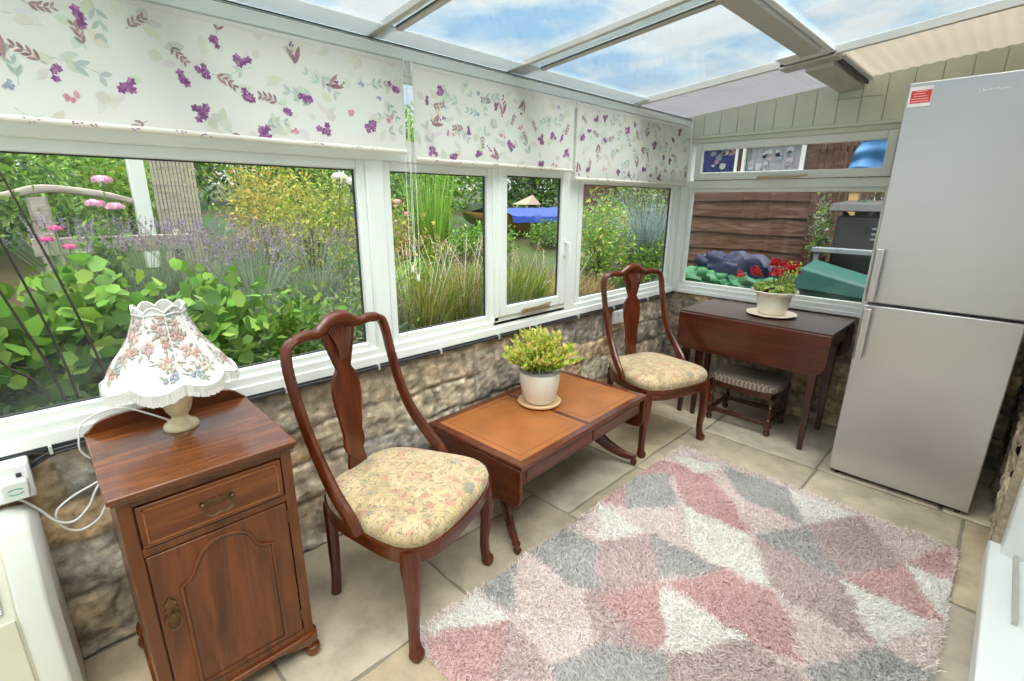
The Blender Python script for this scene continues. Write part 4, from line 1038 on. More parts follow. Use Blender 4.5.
# ---------------------------------------------------------------- roller blinds with printed flowers
PUR = [(.34, .13, .33), (.42, .19, .40), (.29, .11, .30), (.52, .30, .48)]
MAU = [(.42, .26, .25), (.50, .33, .31), (.36, .22, .22)]
SAG = [(.48, .60, .54), (.56, .66, .60), (.42, .54, .49)]
PAL = [(.74, .76, .62), (.78, .78, .66), (.70, .74, .62), (.80, .80, .74)]
PNK = [(.76, .42, .50), (.70, .34, .44)]
BLU = [(.42, .46, .60), (.48, .54, .66)]
def blind(label, y0, y1, zb, seed, chains=()):
    xb = XL+.052; ztop = 1.985
    t = thing('roller_blind', label, 'blind', (xb, (y0+y1)/2, zb), 0, 'floral roller blinds')
    w = (y1-y0)/2; h = ztop-zb; rnd = random.Random(seed); b = MB()
    ny, nz = 24, 8; vs = []
    zz = [0+h*k/nz for k in range(nz+1)]
    for z in zz:
        for j in range(ny+1):
            y = -w+2*w*j/ny; vs.append((.0015*sin(y*3+z*4), y, z))
    fs = [(i*(ny+1)+j, i*(ny+1)+j+1, (i+1)*(ny+1)+j+1, (i+1)*(ny+1)+j) for i in range(nz) for j in range(ny)]
    b.add(vs, fs, 0, (.86, .85, .81))
    lift = [.0005]
    def P(y, z):
        y = max(-w+.001, min(w-.001, y)); z = max(-.012, min(h-.002, z))
        return (.0015*sin(y*3+z*4)+lift[0], y, z)
    def leaf(y, z, a, l, wd, col, fade=.0):
        col = tuple(c*rnd.uniform(.92, 1.06)*(1-fade)+.80*fade for c in col)
        pr = [(0, 0), (.25, .75), (.5, 1), (.78, .65), (1, 0), (.78, -.65), (.5, -1), (.25, -.75)]
        q = [P(y+l*p*cos(a)-wd*r*sin(a), z+l*p*sin(a)+wd*r*cos(a)) for p, r in pr]
        b.add(q, [tuple(range(8))], 0, col); lift[0] += .0000004
    def stem(y, z, a, l, col, bend=0, wd=.0009, n=5):
        for k in range(n):
            leaf(y, z, a, l/n*1.15, wd, col); y += l/n*cos(a); z += l/n*sin(a); a += bend/n
        return y, z
    def flower(y, z, s, cols):
        for k in range(rnd.randint(6, 9)):
            a = rnd.uniform(0, 6.28); d = rnd.uniform(0, s*.8); yy, zz_ = y+d*cos(a), z+d*sin(a)
            for q in range(5): leaf(yy, zz_, a+q*1.257, s*.42, s*.15, rnd.choice(cols))
    def berries(y, z, a, s, cols):
        for k in range(rnd.randint(9, 14)):
            u = k/12; d = s*2.4*u; yy = y+d*cos(a)+rnd.uniform(-1, 1)*s*.42*(1-u*.5); zz_ = z+d*sin(a)+rnd.uniform(-1, 1)*s*.42*(1-u*.5)
            leaf(yy, zz_, a+rnd.uniform(-.8, .8), s*.30, s*.12, rnd.choice(cols))
    def sprig(y, z, a, s, cols, n=5, fade=0, wd=.2):
        bend = rnd.uniform(-.7, .7)
        stem(y, z, a, s, cols[0], bend)
        for k in range(n):
            u = (k+1)/n; aa = a+bend*u*.5; yy, zz_ = y+s*u*cos(aa), z+s*u*sin(aa)
            for sd in (-1, 1): leaf(yy, zz_, a+bend*u+sd*rnd.uniform(.45, .8), s*.40*(1.1-.35*u), s*wd*.40, rnd.choice(cols), fade)
    area = 2*w*h
    for _ in range(int(area*230)): leaf(rnd.uniform(-w, w), rnd.uniform(0, h), rnd.uniform(0, 6.28), rnd.uniform(.030, .065), rnd.uniform(.009, .018), rnd.choice(PAL), .15)
    for _ in range(int(area*34)): sprig(rnd.uniform(-w, w), rnd.uniform(0, h), rnd.uniform(0, 6.28), rnd.uniform(.07, .12), SAG, rnd.randint(2, 3), .30, .17)
    # motifs laid out on a loose repeat so they never pile up
    spots = []
    tries = 0
    while len(spots) < int(area*84) and tries < 4000:
        tries += 1; p = (rnd.uniform(-w+.02, w-.02), rnd.uniform(.01, h-.02))
        if all((p[0]-q[0])**2+(p[1]-q[1])**2 > .076**2 for q in spots): spots.append(p)
    for i, (y, z) in enumerate(spots):
        k = i % 7; a = rnd.uniform(0, 6.28)
        if k in (0, 3): flower(y, z, .030, PUR)
        elif k == 1: sprig(y, z, a, .062, MAU, 4, 0, .16); flower(y-.02*cos(a), z-.02*sin(a), .022, PUR)
        elif k == 2: leaf(y, z, a, .062, .008, MAU[0]); leaf(y, z, a+.8, .058, .007, MAU[1]); berries(y, z, a+.4, .034, PUR)
        elif k == 4: flower(y, z, .014, PNK); leaf(y+.018, z, a, .022, .007, PNK[0])
        elif k == 5: sprig(y, z, a, .055, MAU, 4, .1, .16)
        else: flower(y, z, .014, BLU); sprig(y+.02, z, a, .075, SAG, 3, .1, .16)
    f = b.build('fabric', 'printed_cloth', t)
    b = MB(); b.tube([(-.002, -w, -.006), (-.002, w, -.006)], .0095, 12, 0, (.90, .88, .80))
    for _ in range(int(w*22)):
        y = rnd.uniform(-w+.02, w-.02); c = rnd.choice(MAU+PUR+SAG); a = rnd.uniform(0, 6.28)
        for q in range(4):
            yy = y+rnd.uniform(-.015, .015); z = -.006+rnd.uniform(-.006, .006)
            b.add([(.0080, yy-.004, z), (.0083, yy, z+.002), (.0080, yy+.004, z), (.0083, yy, z-.002)], [(0, 1, 2, 3)], 0, c)
    b.build('bottom_bar', 'printed_cloth', t, smooth=True)
    MB().tube([(-.015, -w, h+.006), (-.015, w, h+.006)], .016, 14, 0, (.88, .86, .82)).build('roller', 'printed_cloth', t, smooth=True)
    for s in (-1, 1): MB().box((-.036, s*(w+.001), h-.015), (.004, s*(w+.007), h+.027)).build('bracket', 'white_plastic', t, bevel=.003)
    for (yc, zl, dx) in chains:
        b = MB(); yy = yc-(y0+y1)/2; z1 = h+.01; z0 = zl-zb; sp = .0105
        n = int((z1-z0)/.0055)
        for side in (-1, 1):
            b.tube([(dx, yy+side*sp, z0+.01), (dx, yy+side*sp, z1)], .0009, 5)
            for k in range(n):
                z = z0+.012+k*.0055; c = (dx, yy+side*sp, z); r = .0021
                b.add([(c[0]+r, c[1], z), (c[0]-r, c[1], z), (c[0], c[1]+r, z), (c[0], c[1]-r, z), (c[0], c[1], z+r), (c[0], c[1], z-r)], [(0,2,4),(2,1,4),(1,3,4),(3,0,4),(2,0,5),(1,2,5),(3,1,5),(0,3,5)])
        b.tube([(dx, yy-sp, z0+.01), (dx, yy-.005, z0-.004), (dx, yy+.005, z0-.004), (dx, yy+sp, z0+.01)], .0018, 6, smooth_pts=3)
        c = b.build('bead_chain', 'bead_white', t)
        MB().box((dx-.004, yy-.006, z0-.03), (dx+.004, yy+.006, z0-.004)).build('chain_weight', 'white_plastic', c, bevel=.002)
blind('printed floral roller blind over the large pane, widest of the three', -.75, 1.200, 1.672, 21)
blind('printed floral roller blind in the middle, with a bead chain at its left edge', 1.245, 2.290, 1.648, 22, ((1.222, 1.16, .012), (1.200, 1.20, .004)))
blind('printed floral roller blind nearest the far corner', 2.320, 3.665, 1.606, 23)

# ---------------------------------------------------------------- potted plant on the coffee table
def pot_plant():
    x, y = -1.600, 1.800; zt = .4425
    MBs = MB().lathe([(.060, 0), (.104, .002), (.114, .010), (.115, .018), (.108, .020), (.098, .012), (.05, .010)], n=40)
    s = MBs.build('saucer', 'saucer_buff', None, smooth=True); s.location = (x, y, zt)
    tag(s, 'buff round saucer under the white pot on the leather topped table', 'saucer')
    t = thing('potted_shrub', 'white glazed pot with a small yellow green leafy shrub on the leather topped table', 'plant', (x, y, zt+.0115))
    MB().lathe([(.062, 0), (.074, .006), (.090, .040), (.101, .085), (.106, .130), (.106, .168), (.104, .174)], n=44).build('pot_base', 'cream_ceramic', t, smooth=True)
    pt = MB().lathe([(.1065, .170), (.1085, .173), (.1080, .180), (.1035, .181), (.1015, .172), (.1005, .150)], n=44).build('pot_rim', 'grey_rim', t, smooth=True)
    rs = np.random.RandomState(3)
    b = MB(); 
    b.lathe([(.001, .158), (.05, .164), (.098, .156), (.099, .150)][::-1], n=24); b.build('soil', 'soil', t)
    rnd = random.Random(9); st = MB(); V = []; C = []
    cols = [(.76, .80, .10), (.62, .74, .10), (.46, .62, .09), (.86, .80, .20), (.34, .52, .08), (.88, .72, .26)]
    def leaf(p, d, l, w, c):
        d = d.normalized(); sd = d.cross(Vector((rnd.uniform(-1, 1), rnd.uniform(-1, 1), rnd.uniform(.2, 1)))).normalized(); up = sd.cross(d)
        m = p+d*l*.5+up*l*.10
        V.extend([p, m+sd*w, p+d*l, m-sd*w]); C.extend([c]*4)
    for k in range(110):
        a = rnd.uniform(0, 6.28); sp = rnd.random()**.6; r0 = .055*sp
        base = Vector((r0*cos(a), r0*sin(a), .155)); top = Vector((.185*sp*cos(a)+rnd.uniform(-.02, .02), .185*sp*sin(a)+rnd.uniform(-.02, .02), .155+rnd.uniform(.11, .25)*(1-.45*sp*sp)))
        mid = base.lerp(top, .5)+Vector((0, 0, .02))
        st.tube([base, mid, top], [.0022, .0016, .001], 5)
        for q in range(12):
            u = .25+.75*q/11; p = base.lerp(mid, u*2) if u < .5 else mid.lerp(top, u*2-1)
            for _ in range(3):
                d = (top-base).normalized()*.7+Vector((rnd.uniform(-1, 1), rnd.uniform(-1, 1), rnd.uniform(-.3, .8)))*.8
                c = cols[min(5, int(rnd.random()**(1.4-u)*6))] if u > .5 else cols[rnd.choice((1, 2, 4, 4))]
                leaf(p, d, rnd.uniform(.020, .036), rnd.uniform(.0055, .0095), c)
    st.build('stem', 'brown_bark', t)
    V = np.array([tuple(v) for v in V]); F = np.arange(len(V)).reshape(-1, 4)
    raw_mesh('foliage', V, F, np.array(C), 'foliage', t)
pot_plant()

# ---------------------------------------------------------------- red geranium in an ivory pot
def geranium():
    x, y, zt = -1.020, 3.420, .7665
    s = MB().lathe([(.07, 0), (.125, .002), (.150, .012), (.151, .016), (.140, .017), (.10, .009)], n=44, wob=lambda a, i, r, z: (r*(1+.02*cos(8*a)) if i > 1 else r, z)).build('saucer', 'saucer_cream', None, smooth=True)
    s.location = (x, y, zt); tag(s, 'cream scalloped saucer under the ivory pot on the drop leaf table', 'saucer')
    t = thing('potted_geranium', 'ivory embossed pot of red flowering geranium on the drop leaf table', 'plant', (x, y, zt+.010))
    def emb(a, i, r, z):
        return (r+.0035*sin(5*a+i*1.1)*sin(i*1.3) if 1 < i < 8 else r, z)
    pr = [(.070, 0), (.078, .006), (.088, .030), (.092, .050), (.095, .070), (.098, .090), (.100, .108), (.103, .122), (.110, .132), (.128, .142), (.139, .150), (.137, .156), (.124, .152), (.098, .138), (.09, .12)]
    MB().lathe(pr, n=60, wob=emb).build('pot', 'ivory_ceramic', t, smooth=True)
    # raised lip drooping in scallops
    b = MB(); b.tube([((.136+.004*cos(10*a))*cos(a), (.136+.004*cos(10*a))*sin(a), .150+.003*cos(10*a)) for a in [2*PI*k/80 for k in range(81)]], .0045, 8, cap=False); b.build('pot_lip', 'ivory_ceramic', t, smooth=True)
    MB().lathe([(.092, .125), (.098, .136), (.05, .142), (.001, .143)], n=24).build('soil', 'soil', t)
    rnd = random.Random(12); V = []; F = []; C = []
    greens = [(.38, .56, .10), (.52, .68, .15), (.28, .46, .09), (.66, .72, .22)]
    def disc(p, nrm, r, c, n=7):
        nrm = nrm.normalized(); a = nrm.orthogonal().normalized(); bb = nrm.cross(a); o = len(V)
        V.append(p); C.append(tuple(q*.8 for q in c))
        for k in range(n):
            th = 2*PI*k/n; V.append(p+a*(r*cos(th))+bb*(r*sin(th))+nrm*(r*.25*(1 if k % 2 else .6))); C.append(c)
        for k in range(n): F.append((o, o+1+k, o+1+(k+1) % n))
    for k in range(260):
        a = rnd.uniform(0, 6.28); r = .125*rnd.random()**.5; z = .15+rnd.uniform(0, .065)*(1-.5*(r/.125)**2)
        disc(Vector((r*cos(a), r*sin(a), z)), Vector((cos(a)*r*6, sin(a)*r*6, 1+rnd.uniform(-.4, .4)))+Vector((rnd.uniform(-.6, .6), rnd.uniform(-.6, .6), 0)), rnd.uniform(.010, .020), rnd.choice(greens))
    raw_mesh('foliage', np.array([tuple(v) for v in V]), np.array(F), np.array(C), 'foliage', t)
    heads = [(-.215, -.04, .225), (-.135, .0, .265), (-.105, -.05, .255), (-.04, .03, .320), (-.01, -.02, .330), (.03, .03, .315), (.065, -.02, .300), (.075, .05, .31), (.0, -.07, .275), (-.05, .07, .30), (.095, .02, .285), (.03, -.05, .265)]
    for hx, hy, hz in heads:
        MB().tube([(hx*.35, hy*.35, .14), (hx*.7, hy*.7, .14+(hz-.14)*.6), (hx, hy, hz)], .0016, 6, smooth_pts=3).build('stem', 'brown_bark', t)
    V = []; F = []; C = []; reds = [(.72, .02, .025), (.62, .012, .02), (.80, .05, .05), (.50, .01, .02)]
    for hx, hy, hz in heads:
        for k in range(26):
            th = rnd.uniform(0, 6.28); ph = rnd.uniform(-.3, 1.5); R = rnd.uniform(.020, .036)
            n = Vector((cos(th)*cos(ph), sin(th)*cos(ph), sin(ph))); disc(Vector((hx, hy, hz))+n*R, n, rnd.uniform(.007, .012), rnd.choice(reds), 5)
    raw_mesh('flower_heads', np.array([tuple(v) for v in V]), np.array(F), np.array(C), 'petal', t)['kind'] = 'stuff'
geranium()
# ================================================================ the garden outside
def gz(x, y):
    """ground height outside: a bank rising away from the left wall, a low yard behind the end wall"""
    x = np.asarray(x, float); y = np.asarray(y, float)
    bank = .30+.155*np.clip(-2.1-x, 0, 5)+.05*np.clip(-7.1-x, 0, 20)
    yard = .12+.02*np.clip(y-4, 0, 30)
    k = np.clip((-2.3-x+.0*(y-4))/1.6, 0, 1); k = k*k*(3-2*k)
    far = np.clip((3.9-y)/.8, 0, 1)
    return yard+(bank-yard)*np.maximum(k, far*(x < -1.9))
def ground():
    X = np.linspace(-30, 8, 150); Y = np.linspace(-16, 34, 160)
    XX, YY = np.meshgrid(X, Y, indexing='ij'); rs = np.random.RandomState(1)
    Z = gz(XX, YY)+rs.uniform(-.02, .02, XX.shape)
    inside = (XX > -2.2) & (YY < 4.05) & (YY > -1.9); Z[inside] = -.12
    C = np.stack([.05+.02*np.sin(XX*2+YY), .085+.03*np.sin(YY*3-XX), .02+0*XX], -1)+rs.uniform(-.02, .02, XX.shape+(3,))
    V = np.stack([XX, YY, Z], -1).reshape(-1, 3)
    struct(raw_mesh('garden_ground', V, grid_faces(150, 160), np.clip(C, .02, 1).reshape(-1, 3), 'foliage', None, True))
ground()
G_MID = [(.16, .34, .035), (.24, .44, .05), (.11, .25, .03), (.32, .50, .07)]
G_YEL = [(.42, .54, .06), (.55, .60, .08), (.30, .46, .05), (.62, .58, .12)]
G_DRK = [(.05, .13, .025), (.08, .19, .03), (.12, .26, .04), (.04, .10, .02)]
G_FRS = [(.22, .50, .06), (.32, .62, .09), (.14, .38, .04), (.42, .66, .12)]
G_BLU = [(.30, .42, .38), (.40, .52, .50), (.24, .36, .32), (.50, .60, .58)]
G_GRY = [(.26, .36, .22), (.34, .44, .30), (.20, .30, .16), (.42, .50, .36)]
TAN = [(.60, .46, .20), (.50, .36, .14), (.70, .56, .30), (.38, .30, .12)]
RSC = [0]
def leaves(name, parent, c, rad, n, size, cols, seed, shape='oval', up=.5, lump=.3, shell=.5, asp=.42, spot=None):
    """a crown of single leaves; c centre (local), rad ellipsoid radii"""
    rs = np.random.RandomState(seed)
    d = rs.normal(size=(n, 3)); d /= np.linalg.norm(d, axis=1)[:, None]
    r = shell+(1-shell)*rs.rand(n)**.6; r *= np.where(rs.rand(n) < .25, rs.rand(n), 1)
    lm = 1+lump*(np.sin(d[:, 0]*5+seed)*np.cos(d[:, 1]*6+seed*2)+.6*np.sin(d[:, 2]*8+d[:, 0]*7+seed))
    P = d*(r*lm)[:, None]*np.array(rad)+np.array(c)
    a = rs.normal(size=(n, 3)); a[:, 2] += up; a /= np.linalg.norm(a, axis=1)[:, None]         # leaf direction
    q = rs.normal(size=(n, 3)); s = np.cross(a, q); s /= np.linalg.norm(s, axis=1)[:, None]; nn = np.cross(s, a)
    L = size*rs.uniform(.6, 1.3, n)[:, None]; W = L*asp
    if shape == 'oval':
        pts = [P, P+a*L*.45+s*W*.5+nn*L*.08, P+a*L, P+a*L*.45-s*W*.5+nn*L*.08]
        F = np.arange(n*4).reshape(-1, 4); k = 4
    else:   # broad lobed leaf, six points about a midrib
        pts = [P, P+a*L*.15+s*W*.55+nn*L*.10, P+a*L*.6+s*W*.62+nn*L*.02, P+a*L-nn*L*.12, P+a*L*.6-s*W*.62+nn*L*.02, P+a*L*.15-s*W*.55+nn*L*.10]
        o = np.arange(n)[:, None]*6; F = np.vstack([o+np.array([[0, 1, 2, 3]]), o+np.array([[0, 3, 4, 5]])]); k = 6
    V = np.stack(pts, 1).reshape(-1, 3)
    ci = rs.randint(0, len(cols), n); C = np.array(cols)[ci]*rs.uniform(.48, 1.05, n)[:, None]
    if spot is not None:
        m = rs.rand(n) < spot[1]; C[m] = np.array(spot[0])[rs.randint(0, len(spot[0]), m.sum())]
    return raw_mesh(name, V, F, np.clip(np.repeat(C, k, 0), .005, 1), 'foliage', parent)
def stems(parent, n, spread, h, rad, seed, mat='brown_bark', name='stem', top=None):
    rnd = random.Random(seed); b = MB(); top = top or spread*1.6
    for k in range(n):
        a = rnd.uniform(0, 6.28); r = rnd.random()**.5
        b.tube([(spread*r*cos(a), spread*r*sin(a), -.05), ((spread+top)/2*r*cos(a)+rnd.uniform(-.03, .03), (spread+top)/2*r*sin(a), h*.5), (top*r*cos(a), top*r*sin(a), h*rnd.uniform(.85, 1))], [rad, rad*.8, rad*.45], 6)
    return b.build(name, mat, parent, smooth=True)
def shrub(name, label, x, y, rad, n, size, cols, seed, group='garden shrubs', zc=None, cat='shrub', **kw):
    g = float(gz(x, y)); t = thing(name, label, cat, (x, y, g), 0, group)
    zc = rad[2]*.95 if zc is None else zc
    stems(t, 6, .08, zc, .016, seed); leaves('foliage', t, (0, 0, zc), rad, n, size, cols, seed, **kw)
    return t
def blades(parent, n, spread, h, w, cols, seed, lean=.5, name='blades', mat='foliage'):
    rs = np.random.RandomState(seed)
    a = rs.uniform(0, 2*PI, n); r = spread*rs.rand(n)**.5; x = r*np.cos(a); y = r*np.sin(a)
    H = h*rs.uniform(.55, 1.1, n); b = a+rs.normal(0, .9, n); ln = lean*H*rs.uniform(.1, 1.2, n)
    ax, ay = np.cos(b)*ln, np.sin(b)*ln; sx, sy = -np.sin(b)*w, np.cos(b)*w
    sx = np.cos(rs.uniform(0, PI, n))*w; sy = np.sin(rs.uniform(0, PI, n))*w
    pts = []
    for u, ww in ((0, 1), (.35, .9), (.7, .7), (1, .1)):
        dx, dy, dz = ax*u**2, ay*u**2, H*(u-.28*u**3*(ln/H)*1.3)
        pts += [np.stack([x+dx-sx*ww, y+dy-sy*ww, dz-.03], 1), np.stack([x+dx+sx*ww, y+dy+sy*ww, dz-.03], 1)]
    V = np.stack(pts, 1).reshape(-1, 3); o = np.arange(n)[:, None]*8
    F = np.vstack([o+np.array([[2*k, 2*k+1, 2*k+3, 2*k+2]]) for k in range(3)])
    C = np.array(cols)[rs.randint(0, len(cols), n)]*rs.uniform(.5, 1.0, n)[:, None]
    p = raw_mesh(name, V, F, np.clip(np.repeat(C, 8, 0), .005, 1), mat, parent)
    return p, (x+ax, y+ay, H*(1-.28*(ln/H)*1.3)-.03)
def grass(label, x, y, spread, h, n, cols, seed, w=.004, lean=.45, plume=None, group='grass clumps outside the casement', cat='grass clump'):
    t = thing('grass_clump', label, cat, (x, y, float(gz(x, y))), 0, group)
    _, (tx, ty, tz) = blades(t, n, spread, h, w, cols, seed, lean)
    if plume:
        rs = np.random.RandomState(seed+5); m = plume; idx = rs.choice(len(tx), m, replace=False)
        st = MB(); 
        for i in idx: st.tube([(tx[i]*.3, ty[i]*.3, 0), (tx[i]*.7, ty[i]*.7, h*.75), (tx[i], ty[i], h*1.15)], [.002, .0016, .001], 4)
        st.build('seed_stalk', 'foliage', t); st = None
        V = []; C = []; k = 0
        for i in idx:
            for q in range(16):
                p = np.array([tx[i], ty[i], h*1.15])+np.array([rs.normal(0, .006), rs.normal(0, .006), -q*.008]); d = rs.normal(0, 1, 3); d[2] = abs(d[2]); d /= np.linalg.norm(d); s = np.cross(d, rs.normal(size=3)); s /= np.linalg.norm(s)
                V += [p, p+d*.012+s*.003, p+d*.024, p+d*.012-s*.003]; C += [TAN[rs.randint(4)]]*4
        raw_mesh('seed_head', np.array(V), np.arange(len(V)).reshape(-1, 4), np.array(C), 'foliage', t)
    return t
def lavender(label, x, y, seed, n=80, h=.56, spread=.20):
    t = thing('lavender_bush', label, 'lavender', (x, y, float(gz(x, y))), 0, 'lavender bushes along the bank')
    rs = np.random.RandomState(seed)
    blades(t, 500, spread, h*.62, .003, G_GRY, seed, .5, 'foliage')
    st = MB(); V = []; C = []; pur = [(.28, .20, .33), (.36, .28, .42), (.22, .16, .25), (.42, .34, .46)]
    for k in range(n):
        a = rs.uniform(0, 6.28); r = rs.rand()**.5; H = h*rs.uniform(.75, 1.1)
        p0 = (spread*.5*r*cos(a), spread*.5*r*sin(a), 0); p1 = (spread*2.0*r*cos(a)+rs.normal(0, .03), spread*2.0*r*sin(a)+rs.normal(0, .03), H)
        st.tube([p0, ((p0[0]+p1[0])*.45, (p0[1]+p1[1])*.45, H*.55), p1], .0014, 3, 0, G_GRY[k % 4])
        ax = np.array(p1)-np.array(p0); ax /= np.linalg.norm(ax); l = rs.uniform(.05, .085)
        for q in range(22):
            u = q/21; p = np.array(p1)+ax*(l*(u-.3)); d = rs.normal(0, 1, 3)+ax*.8; d /= np.linalg.norm(d); s = np.cross(d, ax)+rs.normal(0, .1, 3); s /= np.linalg.norm(s)
            m = .013*(1.1-.5*u); V += [p, p+d*m*.6+s*m*.45, p+d*m*1.1, p+d*m*.6-s*m*.45]; C += [pur[rs.randint(4)]]*4
    st.build('flower_stem', 'foliage', t)['kind'] = 'stuff'
    raw_mesh('flower_spikes', np.array(V), np.arange(len(V)).reshape(-1, 4), np.array(C), 'petal', t)['kind'] = 'stuff'
    return t
def bloom_plant(name, label, x, y, h, cols, blooms, seed, br=.05, petal=.016, green=G_MID, cat='flowering plant', w=.16, group=None):
    g = float(gz(x, y)); t = thing(name, label, cat, (x, y, g), 0, group); rnd = random.Random(seed); rs = np.random.RandomState(seed)
    leaves('foliage', t, (0, 0, h*.5), (w, w, h*.5), 420, .06, green, seed, shell=.2)
    for dx, dy, z in blooms:
        MB().tube([(dx*.3, dy*.3, 0), (dx*.8, dy*.8, z*.6), (dx, dy, z)], .004, 6, smooth_pts=3, col=(.2, .35, .08)).build('stem', 'foliage', t)
        n = 90; d = rs.normal(size=(n, 3)); d /= np.linalg.norm(d, axis=1)[:, None]; d[:, 2] = np.abs(d[:, 2])*.9-.15
        P = d*br*rs.uniform(.7, 1.05, n)[:, None]*np.array([1.25, 1.25, .8])+np.array([dx, dy, z]); s = np.cross(d, rs.normal(size=(n, 3))); s /= np.linalg.norm(s, axis=1)[:, None]; q = np.cross(s, d)
        V = np.stack([P-s*petal, P+q*petal, P+s*petal, P-q*petal], 1).reshape(-1, 3)
        C = np.repeat(np.array(cols)[rs.randint(0, len(cols), n)], 4, 0)
        raw_mesh('flower_head', V, np.arange(n*4).reshape(-1, 4), C, 'petal', t)
    return t

# big soft leaves right outside the large pane
for i, (lab, x, y, rad, n, size, cols, sh) in enumerate([
    ('broad leaved fresh green plant outside the window at the left picture edge', -2.85, -.30, (.36, .30, .40), 1000, .080, G_FRS+G_MID, 3),
    ('broad leaved green plant outside the window behind the lamp', -2.95, .16, (.34, .28, .36), 1000, .075, G_MID+G_FRS[:2], 4),
    ('broad leaved green plant outside, right of the lampshade', -3.0, .62, (.34, .30, .33), 1000, .072, G_FRS+G_MID[:2], 5),
    ('broad leaved green plant outside behind the nearer chair back', -2.90, 1.05, (.28, .26, .30), 800, .065, G_MID+G_FRS[:1], 6),
    ('low dark leafed plant under the broad leaves at the sill', -2.50, .02, (.16, .45, .20), 520, .055, G_DRK+G_MID[:1], 7),
    ('low tangle of small leaves at the sill behind the nearer chair', -2.48, .85, (.14, .32, .22), 700, .040, G_MID+G_DRK[:2], 8)]):
    shrub('garden_plant', lab, x, y, rad, n, size, cols, 40+sh, 'broad leaved plants outside the large pane', cat='plant', shape='broad' if size > .07 else 'oval', asp=.85 if size > .07 else .45, up=.1, shell=.35)
# dark wire canes in the foreground
def canes():
    t = thing('plant_support', 'tall dark wire plant support with bent canes outside the large pane at left', 'plant support', (-2.45, -.05, .3))
    for k, (y0, y1, z1) in enumerate(((.06, -.16, 1.34), (.10, -.07, 1.36), (.20, .02, 1.36), (.02, -.24, 1.0))):
        MB().tube([(0, y0, -.05), (0, y0-.01, .45), (.0, y0*.5+y1*.5+.02, z1*.62), (.0, y1, z1)], [.006, .005, .0042, .003], 8, smooth_pts=6).build('cane', 'stake_dark', t, smooth=True)
canes()
lav = [(-4.60, .62, 'left of the pale gate post'), (-4.55, .98, 'under the pale gate post'), (-4.50, 1.38, 'under the striped fence panel'), (-3.85, 1.15, 'nearest the large pane'), (-4.20, 1.75, 'right of the striped fence panel'), (-4.7, .25, 'by the wooden rail post')]
for i, (x, y, w_) in enumerate(lav): lavender('purple lavender bush on the bank '+w_, x, y, 60+i)
bloom_plant('phlox', 'tall plant with three pale pink flower clusters beside the wooden rail', -4.6, .40, .72, [(.80, .45, .62), (.88, .60, .74), (.72, .34, .52)], [(.05, .08, .90), (.0, .02, .74), (.02, .12, .72)], 71, .050, .017)
bloom_plant('phlox', 'small bright pink flowering plant below the wooden rail post', -4.4, .12, .40, [(.72, .10, .34), (.80, .18, .42)], [(.03, .05, .62), (0, .0, .55), (.02, .10, .50)], 72, .030, .012)
bloom_plant('rose_bush', 'shrub with a pair of white roses under the large pane head', -4.9, 2.25, 1.0, [(.88, .88, .80), (.80, .82, .70)], [(.55, -.12, .93), (.57, -.02, .89)], 73, .055, .022, G_YEL, 'rose', .3)
bloom_plant('rose_bush', 'shrub dotted with small pink roses right of the white roses', -4.5, 2.60, .85, [(.80, .42, .40), (.86, .56, .50)], [(.0, .0, .82), (.1, .14, .78), (.05, -.12, .70), (.1, .25, .66), (.1, .02, .60)], 74, .035, .016, G_YEL, 'rose', .35)
sh = [
 ('yellow green shrub behind the lavender, under the white roses', -4.8, 2.05, (.45, .50, .48), 2600, .05, G_YEL, 81),
 ('golden leaved shrub behind the striped fence panel', -5.4, 1.85, (.45, .42, .55), 2300, .055, [(.62, .58, .10), (.70, .50, .12), (.45, .50, .08)], 82),
 ('mixed green and pink tinted shrub by the right edge of the large pane', -4.3, 2.75, (.45, .55, .40), 2600, .05, G_YEL+[(.62, .34, .26)], 83),
 ('low fresh green shrub in front of the roses', -3.4, 2.2, (.40, .45, .26), 2400, .05, G_FRS+G_YEL[:2], 84),
 ('low feathery green plant left of the second pane', -2.9, 1.55, (.28, .34, .28), 1900, .045, G_GRY+G_MID, 85),
 ('bright green bush beyond the wooden rail', -6.9, .35, (.8, .8, .55), 3000, .08, G_FRS+G_MID, 86),
 ('yellow green bush beyond the rail, right of the rail post', -7.4, 1.0, (.8, .7, .62), 2600, .08, G_YEL+G_FRS, 87),
 ('green bush at the far left behind the dark canes', -6.2, -.35, (.8, .7, .6), 2600, .08, G_MID+G_DRK, 88),
 ('tall bushy shrub behind the second pane', -6.0, 3.9, (.8, .7, .85), 4200, .07, G_FRS+G_MID, 89),
 ('arching shrub beyond the roses', -6.6, 2.7, (.9, .8, .85), 4200, .07, G_MID+G_YEL[:1], 90)]
for lab, x, y, rad, n, size, cols, sd in sh: shrub('garden_shrub', lab, x, y, rad, n, size, cols, sd)
trees = [
 ('dark green tree far left above the rail', -12.5, -1.8, (2.2, 2.0, 1.25), 6000, .16, G_DRK+G_MID[:1], 101),
 ('mid green tree behind the pink phlox', -12.0, 1.6, (2.0, 1.9, 1.25), 6000, .15, G_MID+G_FRS[:1], 102),
 ('dark tree behind the rose bushes', -12.5, 4.8, (2.2, 2.0, 1.3), 6000, .15, G_DRK+G_MID, 103),
 ('light green tree behind the second pane', -11.0, 7.6, (2.0, 1.9, 1.3), 6500, .14, G_MID+G_FRS, 104),
 ('dark ivy clad tree behind the boat', -10.5, 11.2, (2.0, 2.0, 1.3), 6500, .15, G_DRK+G_MID[:2], 105),
 ('pale green tree right of the boat', -10.2, 14.6, (2.0, 2.0, 1.35), 5000, .16, G_MID+G_YEL[:1], 106),
 ('dark tree far behind the end wall fence', -4.5, 16.5, (2.4, 2.2, 1.4), 5000, .18, G_DRK+G_MID[:2], 107)]
